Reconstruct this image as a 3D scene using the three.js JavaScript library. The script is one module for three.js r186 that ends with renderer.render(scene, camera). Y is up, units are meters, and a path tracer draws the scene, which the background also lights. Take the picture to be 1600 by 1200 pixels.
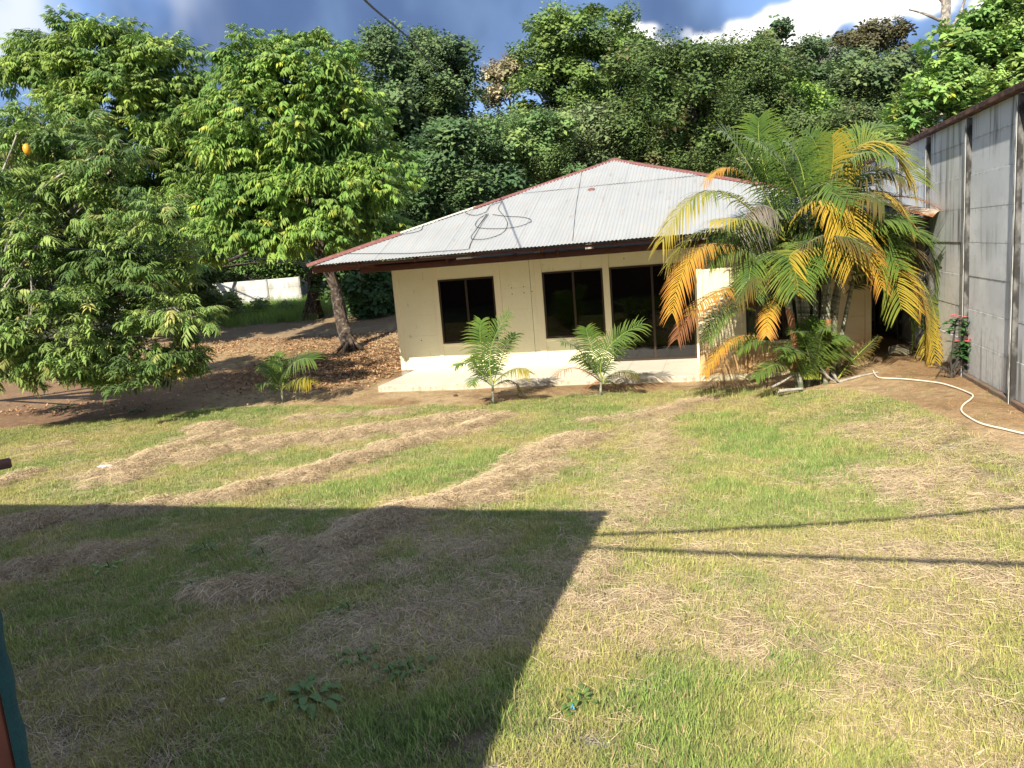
import * as THREE from 'three';
import { mergeGeometries } from 'three/addons/utils/BufferGeometryUtils.js';
import { ConvexGeometry } from 'three/addons/geometries/ConvexGeometry.js';

// ------------------------------------------------------------ camera, sky, sun, exposure
const V = (x, y, z) => new THREE.Vector3(x, y, z);
const RAD = Math.PI / 180;
const scene = new THREE.Scene();
const camera = new THREE.PerspectiveCamera(53.43, 4 / 3, 0.05, 900);
camera.position.set(0, 2.753, 0);
camera.rotation.set(-9.711 * RAD, 0, -4.667 * RAD, 'YXZ');
const renderer = new THREE.WebGLRenderer({ antialias: true });
renderer.toneMapping = THREE.LinearToneMapping;
renderer.toneMappingExposure = 1.82;
renderer.shadowMap.enabled = true;

const clamp = (x, a = 0, b = 1) => Math.min(b, Math.max(a, x));
const sm = (a, b, x) => { const t = clamp((x - a) / (b - a)); return t * t * (3 - 2 * t); };
const mix = (a, b, t) => a + (b - a) * t;
const mix3 = (a, b, t) => [mix(a[0], b[0], t), mix(a[1], b[1], t), mix(a[2], b[2], t)];
function mulberry(s) { return () => { s |= 0; s = s + 0x6D2B79F5 | 0; let t = Math.imul(s ^ s >>> 15, 1 | s); t = t + Math.imul(t ^ t >>> 7, 61 | t) ^ t; return ((t ^ t >>> 14) >>> 0) / 4294967296; }; }
const hash2 = (x, y) => { let h = Math.imul(x | 0, 374761393) + Math.imul(y | 0, 668265263) | 0; h = Math.imul(h ^ h >>> 13, 1274126177); return ((h ^ h >>> 16) >>> 0) / 4294967296; };
function vn(x, y, px = 0, py = 0) {                                  // value noise, periodic where px, py are given
  const xi = Math.floor(x), yi = Math.floor(y), fx = x - xi, fy = y - yi, w = (i, p) => p ? ((i % p) + p) % p : i;
  const u = fx * fx * (3 - 2 * fx), v = fy * fy * (3 - 2 * fy), x0 = w(xi, px), x1 = w(xi + 1, px), y0 = w(yi, py), y1 = w(yi + 1, py);
  return mix(mix(hash2(x0, y0), hash2(x1, y0), u), mix(hash2(x0, y1), hash2(x1, y1), u), v);
}
function fbm(x, y, o = 4, px = 0, py = 0) { let s = 0, a = .5, n = 0; for (let i = 0; i < o; i++) { s += a * vn(x, y, px, py); n += a; a *= .5; x = x * 2 + (px ? 0 : 17.3); y = y * 2 + (py ? 0 : 9.1); px *= 2; py *= 2; } return s / n; }

{ // sky: broken storm cloud ahead, white cumulus to the right, mixed cloud all round
  const W = 2048, H = 1024, d = new Float32Array(W * H * 4);
  for (let j = 0; j < H; j++) {
    const el = ((j + .5) / H - .5) * 180;
    for (let i = 0; i < W; i++) {
      const a = ((i + .5) / W - .5) * 2 * Math.PI, o = (j * W + i) * 4;            // direction (cos a, ., sin a)
      let az = a / RAD + 90; if (az > 180) az -= 360;                              // 0 is ahead (-z), + is right
      let c;
      if (el < -1) c = [.10, .11, .07];
      else {
        const e = Math.max(el, 0), k = Math.pow(1 - e / 90, 3);
        c = mix3([.075, .17, .44], [.27, .42, .68], k);
        const X = Math.cos(a) * (90 - e) / 11, Y = Math.sin(a) * (90 - e) / 11;
        const storm = sm(.36, .60, fbm(X * .55 + 3, Y * .55 + 7, 5) + .30 * Math.exp(-(((az + 2) / 24) ** 2)) * sm(5, 14, e) - .30 * Math.exp(-(((az - 24) / 9) ** 2 + ((e - 15) / 6) ** 2)));
        const dark = fbm(X * 1.3 + 40, Y * 1.3, 5);
        c = mix3(c, mix3([.060, .098, .20], [.125, .195, .325], sm(.3, .75, dark) ), storm * .93);
        const pale = sm(.42, .66, fbm(X * 1.1 + 11, Y * 1.1 + 5, 5) + .28 * Math.exp(-(((az + 31) / 9) ** 2 + ((e - 22) / 4.5) ** 2)));
        c = mix3(c, [.56, .58, .61], pale * .8 * (az < 60 && az > -60 ? sm(-16, -24, az) : 1));
        const cum = fbm(az * .22 + 5, e * .36 + 3, 6) + .34 * Math.exp(-(((az - 15) / 8) ** 2 + ((e - 13.0) / 2.6) ** 2)) + .22 * Math.exp(-(((az - 25) / 5) ** 2 + ((e - 12) / 2) ** 2)) - .12;
        const cm = sm(az > 2 && az < 60 ? .57   : .53, az > 2 && az < 60 ? .66 : .60, cum) * (az > 2 && az < 60 ? sm(2, 8, az) * sm(60, 40, az) : sm(60, 90, Math.abs(az)) * sm(84, 60, e));
        c = mix3(c, mix3([.52, .54, .58], [.92, .91, .89], sm(.58, .72, cum)), cm);
      }
      d[o] = c[0]; d[o + 1] = c[1]; d[o + 2] = c[2]; d[o + 3] = 1;
    }
  }
  const t = new THREE.DataTexture(d, W, H, THREE.RGBAFormat, THREE.FloatType);
  t.mapping = THREE.EquirectangularReflectionMapping; t.magFilter = t.minFilter = THREE.LinearFilter; t.needsUpdate = true;
  scene.background = t; scene.environment = t;
}
const sun = new THREE.DirectionalLight(new THREE.Color().setRGB(1, .93, .80), 5);
sun.position.set(-.443, .7875, .914).multiplyScalar(60); sun.target.position.set(0, 0, -14);
sun.position.add(sun.target.position); sun.castShadow = true;
Object.assign(sun.shadow.camera, { left: -45, right: 45, top: 45, bottom: -45, near: 1, far: 160 }); sun.shadow.mapSize.set(4096, 4096);
scene.add(sun, sun.target);

// ------------------------------------------------------------ helpers
const taken = {};
const numbered = n => { const k = taken[n] = (taken[n] ?? -1) + 1; return k ? `${n}_${String(k).padStart(3, '0')}` : n; };
function tag(o, label, category, group, kind) { if (label) o.userData.label = label; if (category) o.userData.category = category; if (group) o.userData.group = group; if (kind) o.userData.kind = kind; return o; }
function thing(name, label, category, [x, y, z] = [0, 0, 0], turn = 0, group) { const o = new THREE.Group(); o.name = numbered(name); o.position.set(x, y, z); o.rotation.y = turn; scene.add(o); return tag(o, label, category, group); }
function part(name, geo, mat, parent, pos) { const m = new THREE.Mesh(geo, mat); m.name = parent === scene ? numbered(name) : name; m.castShadow = m.receiveShadow = true; if (pos) m.position.set(...pos); parent.add(m); return m; }
const HX = -2.803, HZ = -19.521, YAW = 15.635 * RAD, CY = Math.cos(YAW), SY = Math.sin(YAW);
const hw = (u, h, v) => V(HX + u * CY - v * SY, h, HZ + u * SY + v * CY);            // house frame (u along the facade, v out towards the lawn) to world
const toUV = (x, z) => { const a = x - HX, b = z - HZ; return [a * CY + b * SY, -a * SY + b * CY]; };

function boxUV(g, s = 1, ox = 0, oy = 0) {                           // uv in metres, projected along the main axis of each face
  const p = g.attributes.position, n = g.attributes.normal, uv = new Float32Array(p.count * 2);
  for (let i = 0; i < p.count; i++) {
    const ax = Math.abs(n.getX(i)), ay = Math.abs(n.getY(i)), az = Math.abs(n.getZ(i)); let a, b;
    if (ay > ax && ay > az) { a = p.getX(i); b = p.getZ(i); } else if (ax > az) { a = p.getZ(i); b = p.getY(i); } else { a = p.getX(i); b = p.getY(i); }
    uv[2 * i] = (a + ox) * s; uv[2 * i + 1] = (b + oy) * s;
  }
  g.setAttribute('uv', new THREE.BufferAttribute(uv, 2)); return g;
}
function cbox(x0, x1, y0, y1, z0, z1, c = .006, s = 1) {             // chamfered box between two corners
  const w = (x1 - x0) / 2, h = (y1 - y0) / 2, d = (z1 - z0) / 2, P = []; c = Math.min(c, w * .6, h * .6, d * .6);
  for (const a of [-1, 1]) for (const b of [-1, 1]) for (const e of [-1, 1]) { P.push(V(a * (w - c), b * (h - c), e * d), V(a * (w - c), b * h, e * (d - c)), V(a * w, b * (h - c), e * (d - c))); }
  const g = new ConvexGeometry(P); g.translate((x0 + x1) / 2, (y0 + y1) / 2, (z0 + z1) / 2); return boxUV(g, s);
}
function box(x0, x1, y0, y1, z0, z1, s = 1) { const g = new THREE.BoxGeometry(x1 - x0, y1 - y0, z1 - z0); g.translate((x0 + x1) / 2, (y0 + y1) / 2, (z0 + z1) / 2); return boxUV(g, s); }
function bar(a, b, w, h) {                                           // straight bar between two points
  const d = b.clone().sub(a), L = d.length(), g = cbox(-w / 2, w / 2, -h / 2, h / 2, 0, L, .004);
  g.applyMatrix4(new THREE.Matrix4().lookAt(b, a, V(0, 1, 0)).setPosition(a)); return g;
}
class Geo {                                                           // raw triangle collector
  constructor() { this.p = []; this.i = []; this.c = []; this.u = []; }
  v(x, y, z, c, u = 0, w = 0) { this.p.push(x, y, z); if (c) this.c.push(...c); this.u.push(u, w); return this.p.length / 3 - 1; }
  t(a, b, c) { this.i.push(a, b, c); } q(a, b, c, d) { this.i.push(a, b, c, a, c, d); }
  done() { const g = new THREE.BufferGeometry(); g.setAttribute('position', new THREE.Float32BufferAttribute(this.p, 3)); if (this.c.length) g.setAttribute('color', new THREE.Float32BufferAttribute(this.c, 3)); g.setAttribute('uv', new THREE.Float32BufferAttribute(this.u, 2)); g.setIndex(this.i); g.computeVertexNormals(); return g; }
}
function limb(G, pts, r0, r1, sides = 7, seg = 0, bump = 0, rnd = Math.random) {   // tapered, slightly knotty tube
  const cv = new THREE.CatmullRomCurve3(pts), n = seg || pts.length * 3, fr = cv.computeFrenetFrames(n, false); let prev = null, L = 0, last = null;
  for (let k = 0; k <= n; k++) {
    const t = k / n, c = cv.getPointAt(t), r = mix(r0, r1, Math.pow(t, .8)) * (1 + bump * (rnd() - .5)); if (last) L += c.distanceTo(last); last = c; const ring = [];
    for (let s = 0; s <= sides; s++) { const a = s / sides * 2 * Math.PI, rr = r * (1 + bump * .5 * Math.sin(a * 3 + k)); const q = c.clone().addScaledVector(fr.normals[k], Math.cos(a) * rr).addScaledVector(fr.binormals[k], Math.sin(a) * rr); ring.push(G.v(q.x, q.y, q.z, null, s / sides * Math.max(.2, r0 * 6), L)); }
    if (prev) for (let s = 0; s < sides; s++) G.q(prev[s], ring[s], ring[s + 1], prev[s + 1]);
    prev = ring;
  }
}
const tube = (pts, r, sides = 6, seg) => { const G = new Geo(); limb(G, pts, r, r, sides, seg || pts.length * 6); return G.done(); };

// ------------------------------------------------------------ textures and materials
const enc = x => Math.round(255 * clamp(x <= .0031308 ? 12.92 * x : 1.055 * Math.pow(x, 1 / 2.4) - .055));
function tex(W, H, fn, srgb = true, rx = 1, ry = rx) {
  const d = new Uint8Array(W * H * 4);
  for (let j = 0; j < H; j++) for (let i = 0; i < W; i++) { const c = fn((i + .5) / W, (j + .5) / H), o = (j * W + i) * 4; for (let k = 0; k < 3; k++) d[o + k] = srgb ? enc(c[k]) : Math.round(255 * clamp(c[k])); d[o + 3] = 255; }
  const t = new THREE.DataTexture(d, W, H); if (srgb) t.colorSpace = THREE.SRGBColorSpace; t.wrapS = t.wrapT = THREE.RepeatWrapping; t.magFilter = THREE.LinearFilter; t.minFilter = THREE.LinearMipmapLinearFilter; t.generateMipmaps = true; t.repeat.set(rx, ry); t.needsUpdate = true; return t;
}
const rgb = (r, g, b) => new THREE.Color().setRGB(r, g, b);
const std = o => new THREE.MeshStandardMaterial({ side: THREE.DoubleSide, ...o });
const grey = (W, f, r = 1) => tex(W, W, (u, v) => { const g = f(u, v); return [g, g, g]; }, false, r);
const bumpFine = grey(512, (u, v) => fbm(u * 16, v * 16, 5, 16, 16), 1);
const M = {};
M.cream = std({ roughness: .8, bumpMap: bumpFine, bumpScale: .004, map: tex(1024, 512, (u, v) => {    // 4 m x 2 m of old cream paint with small stains and scuffs
  const n = fbm(u * 12, v * 6, 5, 12, 6), f = vn(u * 260, v * 130, 260, 130), s = sm(.70, .80, fbm(u * 24 + 3, v * 7, 4, 24, 7)) * sm(.5, .75, vn(u * 140, v * 18, 140, 18));
  const c = mix3([.80, .725, .47], [.86, .80, .55], n), k = 1 - .05 * f;
  return mix3(c.map(x => x * k), [.40, .32, .20], s * .4);
}, true, .25, .5) });
M.creamPost = std({ roughness: .8, color: rgb(.82, .73, .49), bumpMap: bumpFine, bumpScale: .003 });
M.splash = std({ roughness: .85, bumpMap: bumpFine, bumpScale: .004, map: tex(1024, 1024, (u, v) => {  // cream wall splashed with orange soil near its foot; v 0..1 is 0..2.6 m
  const h = v * 2.6, n = fbm(u * 14, v * 14, 5, 14, 0), sp = vn(u * 300, v * 300), c = mix3([.78, .67, .42], [.84, .75, .50], n);
  const edge = .55 + .35 * (fbm(u * 9, 3.3, 4, 9, 0) - .5), m = sm(edge + .35, edge - .30, h + .25 * (n - .5)) * sm(.10, .55, fbm(u * 60, v * 60, 3) * .7 + sp * .3 + .35 * sm(.6, .1, h));
  return mix3(c, mix3([.50, .27, .09], [.64, .39, .16], fbm(u * 40, v * 40, 4)), m * .85);
}) });
M.slab = std({ roughness: .42, map: tex(512, 512, (u, v) => { const n = fbm(u * 8, v * 8, 5, 8, 8), d = sm(.62, .8, fbm(u * 20 + 5, v * 20, 4, 20, 20)); return mix3(mix3([.62, .57, .47], [.70, .66, .57], n), [.48, .38, .24], d * .35); }, true, .5) });
M.slabSide = std({ roughness: .8, map: tex(512, 256, (u, v) => mix3(mix3([.40, .34, .25], [.60, .54, .42], fbm(u * 10, v * 10, 5, 10, 10)), [.24, .16, .09], sm(.5, .8, fbm(u * 40, v * 30, 4, 40, 30)) * .6), true, .5) });
M.concrete = std({ roughness: .9, bumpMap: bumpFine, bumpScale: .006, map: tex(512, 512, (u, v) => { const n = fbm(u * 8, v * 8, 5, 8, 8), s = sm(.5, .75, fbm(u * 14 + 9, v * 14, 4, 14, 14)); return mix3(mix3([.20, .18, .15], [.38, .36, .32], n), [.07, .055, .04], s * .75); }, true, .8) });
M.footing = std({ roughness: .95, bumpMap: bumpFine, bumpScale: .01, map: tex(512, 512, (u, v) => { const n = fbm(u * 8, v * 8, 5, 8, 8), s = sm(.42, .7, fbm(u * 10 + 9, v * 10, 4, 10, 10)); return mix3(mix3([.10, .075, .05], [.24, .19, .14], n), [.16, .07, .035], s * .7); }, true, .8) });
M.mould = std({ roughness: .9, bumpMap: bumpFine, bumpScale: .005, map: tex(2048, 1024, (u, v) => {    // whitewashed precast wall, 14 m x 4.3 m: black mould in vertical runs under the joints, grime low down
  const x = u * 14, h = v * 4.3, n = fbm(x * 1.2, h * 1.2, 5), f = fbm(x * 14, h * 14, 4), row = ((h - .353) / .5) % 1, below = 1 - row;
  const run = sm(.48, .74, fbm(x * 11, h * .7 + 4, 5)) * sm(.25, .85, fbm(x * .7 + 9, h * 1.5 + 2, 3) + .12 * Math.exp(-(((h - 2.35) / .5) ** 2)));
  const dirt = sm(1.9, .2, h + 1.0 * (fbm(x * 2, h * 2 + 8, 4) - .5)) * (.35 + .65 * f), joint = sm(.86, 1, row) * sm(.35, .7, f) + sm(.10, 0, row) * sm(.4, .8, fbm(x * 20, h * 3, 3));
  let c = mix3([.56, .58, .59], [.72, .735, .74], sm(.3, .7, n)); c = mix3(c, [.48, .49, .48], sm(.5, .8, f) * .3);
  c = mix3(c, [.10, .10, .09], clamp(run * .85)); c = mix3(c, [.22, .20, .15], dirt * .45); c = mix3(c, [.14, .13, .11], clamp(joint) * .3);
  return c;
}) });
M.postDark = std({ roughness: .95, bumpMap: bumpFine, bumpScale: .008, map: tex(256, 1024, (u, v) => { const n = fbm(u * 6, v * 24, 5, 6, 24); return mix3([.035, .033, .03], [.17, .165, .155], sm(.4, .8, n)); }, true, 2, .25) });
M.postLight = std({ roughness: .9, bumpMap: bumpFine, bumpScale: .004, map: tex(256, 1024, (u, v) => { const n = fbm(u * 6, v * 20, 5, 6, 20); return mix3([.20, .19, .17], [.60, .59, .56], sm(.3, .6, n)); }, true, 2, .25) });
M.rust = std({ roughness: .8, metalness: .1, map: tex(512, 512, (u, v) => { const n = fbm(u * 16, v * 16, 5, 16, 16); return mix3([.05, .022, .018], [.16, .075, .055], sm(.35, .7, n)); }) });
M.redPaint = std({ roughness: .55, map: tex(512, 512, (u, v) => { const n = fbm(u * 10, v * 10, 5, 10, 10), r = sm(.6, .75, fbm(u * 22 + 4, v * 22, 4, 22, 22)); return mix3(mix3([.17, .06, .045], [.24, .095, .075], n), [.33, .23, .17], r * .5); }) });
M.beam = std({ roughness: .6, map: tex(512, 256, (u, v) => { const n = fbm(u * 10, v * 30, 5, 10, 30); return mix3([.085, .028, .02], [.16, .055, .035], n); }) });
M.dark = std({ roughness: .9, color: rgb(.02, .017, .014) });
M.zinc = std({ roughness: .58, metalness: 0, map: tex(1024, 1024, (u, v) => {                        // old whitish zinc sheet, 6 m square, faint runs along the fall
  const a = fbm(u * 120, v * 5, 4, 120, 5), b = fbm(u * 10, v * 10, 5, 10, 10), r = sm(.72, .84, fbm(u * 50, v * 12 + 3, 4, 50, 12)), s = sm(.74, .80, vn(u * 70, v * 70, 70, 70));
  return mix3(mix3(mix3([.28, .287, .28], [.37, .377, .365], a * .5 + b * .5), [.24, .21, .17], r * .45), [.45, .33, .22], s * .2);
}, true, 1 / 6) });
M.frame = std({ roughness: .4, metalness: .5, color: rgb(.055, .036, .022) });
M.glass = new THREE.MeshPhysicalMaterial({ color: rgb(.16, .15, .125), roughness: .02, metalness: 0, transmission: 1, thickness: 0, ior: 1.5, side: THREE.DoubleSide });
M.inside = std({ roughness: .9, color: rgb(.50, .44, .33) });
M.curtain = std({ roughness: .95, color: rgb(.42, .45, .50) });
M.tile = std({ roughness: .35, color: rgb(.62, .55, .44) });
M.cable = std({ roughness: .6, color: rgb(.035, .035, .04) });
M.hose = std({ roughness: .5, color: rgb(.76, .68, .54) });
function bark(a, b, sx, sy) { return std({ roughness: .95, map: tex(256, 512, (u, v) => { const n = fbm(u * sx, v * sy, 5, sx, sy), l = sm(.62, .75, fbm(u * 8 + 4, v * 12, 4, 8, 12)); return mix3(mix3(a, b, sm(.3, .7, n)), [.30, .29, .25], l * .45); }), bumpMap: grey(256, (u, v) => fbm(u * sx, v * sy, 4, sx, sy)), bumpScale: .03 }); }
M.bark = bark([.035, .025, .018], [.12, .085, .06], 16, 10);
M.barkPale = bark([.20, .17, .14], [.42, .38, .32], 14, 12);
const leafMat = (rough, coat = 0) => new THREE.MeshPhysicalMaterial({ side: THREE.DoubleSide, color: 0xffffff, roughness: rough, transmission: .34, thickness: 0, ior: 1.4, specularIntensity: .55, clearcoat: coat, clearcoatRoughness: .38 });
M.leaf = leafMat(.95, .25); M.leafDull = leafMat(.95, .12);
M.leafV = leafMat(.95, .1); M.leafV.vertexColors = true;
M.grass = leafMat(.95, .08); M.grass.vertexColors = true;
M.straw = std({ roughness: .9, vertexColors: true });

// ------------------------------------------------------------ ground
const inter = (P, u) => { if (u <= P[0][0]) return P[0][1]; for (let i = 1; i < P.length; i++) if (u <= P[i][0]) return mix(P[i - 1][1], P[i][1], (u - P[i - 1][0]) / (P[i][0] - P[i - 1][0])); return P.at(-1)[1]; };
const STRAW = [[0.55,1,[[-0.6,9.35],[-0.45,8.69],[-0.3,7.93],[0.19,7.25],[1.02,6.82],[2.27,6.19],[3.76,5.35]]],[0.5,0.8,[[-0.96,8.23],[-1.06,6.95],[-0.74,6.09],[-1.67,5.57]]],[0.36,1,[[0.43,11.97],[0.49,11.41],[1.04,11.05],[1.51,10.81],[2.04,10.33],[2.4,9.49],[2.66,8.65],[3.03,7.25],[3.56,6.5],[3.92,5.85]]],[0.45,0.8,[[4.51,11.79],[4.74,11.26],[4.94,10.81],[5.21,10.21],[5.49,9.58],[5.53,8.01],[5.82,7.09]]],[0.45,0.24,[[7.0,4.91],[6.99,7.58],[7.03,9.72],[7.09,11.23]]],[0.5,0.3,[[5.7,12.08],[5.75,12.83],[5.74,13.32]]],[0.5,0.3,[[5.55,13.74],[6.06,13.38],[6.42,13.02]]],[0.6,0.3,[[6.82,12.59],[7.28,13.15],[7.64,13.4],[7.99,13.54]]],[0.4,0.7,[[1.67,13.04],[1.99,12.8],[2.42,12.65]]],[0.2,0.8,[[-2.04,9.83],[-2.24,9.22]]],[0.18,0.6,[[-4.33,7.04],[-3.99,6.8]]],[0.5,0.15,[[8.0,12.86],[8.4,13.12],[8.81,12.45]]],[0.8,0.32,[[10.41,7.8],[10.62,8.81],[10.66,9.84]]],[0.5,0.35,[[9.58,9.46],[9.92,10.56],[10.36,11.09]]],[0.3,0.5,[[-0.04,5.01],[1.12,4.84],[2.12,4.66]]],[0.25,0.6,[[5.9,5.78],[6.6,5.38],[7.63,4.35]]],[0.5,0.2,[[9.15,12.2],[9.57,12.51],[9.77,12.85]]],[0.35,0.45,[[4.01,12.21],[4.69,12.5],[5.09,12.83]]],[0.22,0.7,[[4.09,13.26],[4.54,13.15]]],[0.35,0.12,[[8.32,13.89],[8.76,14.16],[8.98,14.42]]]], DARK = [[1.15,1,[[4.46,15.05],[5.08,14.84],[5.65,14.93],[6.06,15.06]]],[0.45,0.8,[[4.65,14.58],[5.06,14.59]]],[0.2,0.6,[[5.99,14.65],[6.27,14.93]]]], BARE = [[0.6,1,[[7.0,14.74],[7.19,14.82],[6.9,14.93]]],[0.4,0.9,[[6.76,14.84],[6.72,14.96]]],[0.35,0.6,[[7.37,13.78],[7.49,14.07]]],[0.3,0.5,[[7.28,12.28],[7.16,12.94]]],[0.5,0.6,[[10.58,8.5],[10.57,10.29]]],[0.15,0.6,[[8.08,14.66]]]], LUSH = [[0.7,1,[[7.86,5.94],[8.54,7.29],[9.05,8.61]]],[0.5,1,[[3.64,9.92],[4.38,9.23],[4.71,8.09]]],[0.6,0.7,[[7.75,14.4],[8.12,14.51]]],[0.4,0.8,[[8.06,10.0],[8.43,10.26]]],[0.6,0.6,[[-1.73,3.96],[-2.99,4.43]]],[0.3,0.9,[[6.06,4.54],[4.91,4.69]]],[0.4,0.8,[[6.23,14.68],[6.68,14.49]]]], EDGE = [[-9.15,5.94],[-7.26,5.27],[-4.43,4.66],[-2.93,3.85],[-1.14,3.66],[1.3,4.03],[3.26,4.16],[4.31,3.68],[5.79,3.38],[7.5,3.27],[8.55,3.35],[9.98,4.86],[10.49,6.45],[10.65,7.43],[10.75,8.57],[10.92,9.42],[11.2,10.36]];
function nearLine(L, u, v) { let b = 1e9; if (L.length === 1) return Math.hypot(u - L[0][0], v - L[0][1]); for (let i = 1; i < L.length; i++) { const [ax, ay] = L[i - 1], [bx, by] = L[i], dx = bx - ax, dy = by - ay, t = clamp(((u - ax) * dx + (v - ay) * dy) / (dx * dx + dy * dy)); b = Math.min(b, Math.hypot(u - ax - dx * t, v - ay - dy * t)); } return b; }
function cover(list, u, v) { let m = 0; for (const [w, a, L] of list) { if (v < -2) break; const d = nearLine(L, u, v); if (d < w * 2) m = Math.max(m, a * sm(w * 1.35, w * .15, d + w * 1.7 * (fbm(u * 2.3 + 7, v * 2.3, 4) - .5) + .34 * (fbm(u * 7, v * 7 + 3, 3) - .5)) * (.55 + .75 * sm(.3, .6, fbm(u * 3.1 + 40, v * 3.1, 4)))); } return m; }
const lawnEdge = (u, v) => v - inter(EDGE, u) + .4 * (fbm(u * 1.7, v * 1.7 + 31, 4) - .5);      // > 0 on the lawn
function hill(u, v) {
  let g = -.12 + .47 * sm(6, 15, v) + .4 * sm(8.3, 11.3, u) * (1 - .6 * sm(6, 11, v)) * sm(-8, 0, v);
  g += Math.pow(Math.min(Math.max(0, (4.5 - v) / 15.5), 1), 1.5) * sm(.3, -2.5, u);
  return g + 12 * sm(-21, -80, v);
}
function gy(u, v, st) { return hill(u, v) + .035 * (fbm(u * .9 + 3, v * .9, 4) - .5) + .02 * (fbm(u * 4, v * 4, 3) - .5) + (v > 3 ? .016 * sm(.3, .9, st ?? cover(STRAW, u, v)) * (.35 + 1.2 * fbm(u * 5, v * 5 + 9, 3)) : 0); }
const gWorld = (x, z) => { const [u, v] = toUV(x, z); return gy(u, v); };
{
  const line = (a, b, n, f) => Array.from({ length: n }, (_, i) => f(a + (b - a) * (i + .5) / n));
  const axis = (lo, hi, step, far) => { const r = []; for (let x = lo; x <= hi; x += step) r.push(x); let d = step; for (let x = lo - step; x > -far; d *= 1.25, x -= d) r.unshift(x); d = step; for (let x = hi + step; x < far; d *= 1.25, x += d) r.push(x); return r; };
  const us = axis(-13, 13.5, .1, 400), vs = axis(-11, 17.5, .1, 400), G = new Geo(), id = [];
  for (const v of vs) for (const u of us) {
    const near = u > -14 && u < 14 && v > -13 && v < 19, st = near && v > 2.5 ? cover(STRAW, u, v) : 0, p = hw(u, gy(u, v, st), v);
    let c;
    const n1 = fbm(u * .8, v * .8, 5), n2 = fbm(u * 5 + 3, v * 5, 4), n3 = hash2(Math.round(u * 20), Math.round(v * 20));
    if (!near) c = mix3([.05, .06, .025], [.10, .085, .05], n1);
    else {
      const e = lawnEdge(u, v), soil = mix3(mix3([.36, .215, .095], [.56, .40, .215], sm(.3, .7, n1)), [.20, .115, .055], sm(.55, .8, n2) * .6);
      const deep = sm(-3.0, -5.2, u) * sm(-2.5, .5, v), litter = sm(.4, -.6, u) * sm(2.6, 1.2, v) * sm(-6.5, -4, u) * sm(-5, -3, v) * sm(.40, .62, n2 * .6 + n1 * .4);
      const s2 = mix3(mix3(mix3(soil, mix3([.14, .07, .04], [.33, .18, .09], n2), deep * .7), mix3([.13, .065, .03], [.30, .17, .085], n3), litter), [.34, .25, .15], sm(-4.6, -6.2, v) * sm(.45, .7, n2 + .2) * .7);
      const thatch = mix3(mix3([.27, .24, .11], [.44, .38, .20], n2), [.20, .24, .075], sm(.40, .62, n1)), bare = cover(BARE, u, v), lush = cover(LUSH, u, v);
      let l = mix3(thatch, [.10, .15, .035], lush * .6); l = mix3(l, mix3([.42, .32, .19], [.64, .51, .33], n3 * .6 + n2 * .4), st * .95);
      l = mix3(l, mix3([.24, .18, .12], [.50, .44, .36], sm(.35, .65, n2)), bare * .9); l = mix3(l, mix3(mix3([.11, .075, .035], [.27, .19, .10], n3 * .5 + n2 * .5), [.09, .11, .03], sm(.5, .65, fbm(u * 3 + 8, v * 3, 4)) * .7), cover(DARK, u, v) * .8);
      c = mix3(s2, l, sm(-.15, .25, e));
    }
    id.push(G.v(p.x, p.y, p.z, c, u / 1.7, v / 1.7));
  }
  for (let j = 0; j + 1 < vs.length; j++) for (let i = 0; i + 1 < us.length; i++) { const a = j * us.length + i; G.q(a, a + us.length, a + us.length + 1, a + 1); }
  const detail = tex(1024, 1024, (u, v) => { const a = fbm(u * 24, v * 24, 6, 24, 24), b = vn(u * 200, v * 200, 200, 200), s = sm(.6, .72, fbm(u * 90, v * 30 + 3, 3, 90, 30)), q = .50 + .42 * a + .16 * (b - .5) + .14 * s; return [q, q * .985, q * .96]; });
  tag(part('ground', G.done(), std({ roughness: .96, vertexColors: true, map: detail, bumpMap: grey(1024, (u, v) => .6 * fbm(u * 24, v * 24, 6, 24, 24) + .4 * vn(u * 160, v * 160, 160, 160)), bumpScale: .03 }), scene), null, null, null, 'structure');
}

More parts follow.
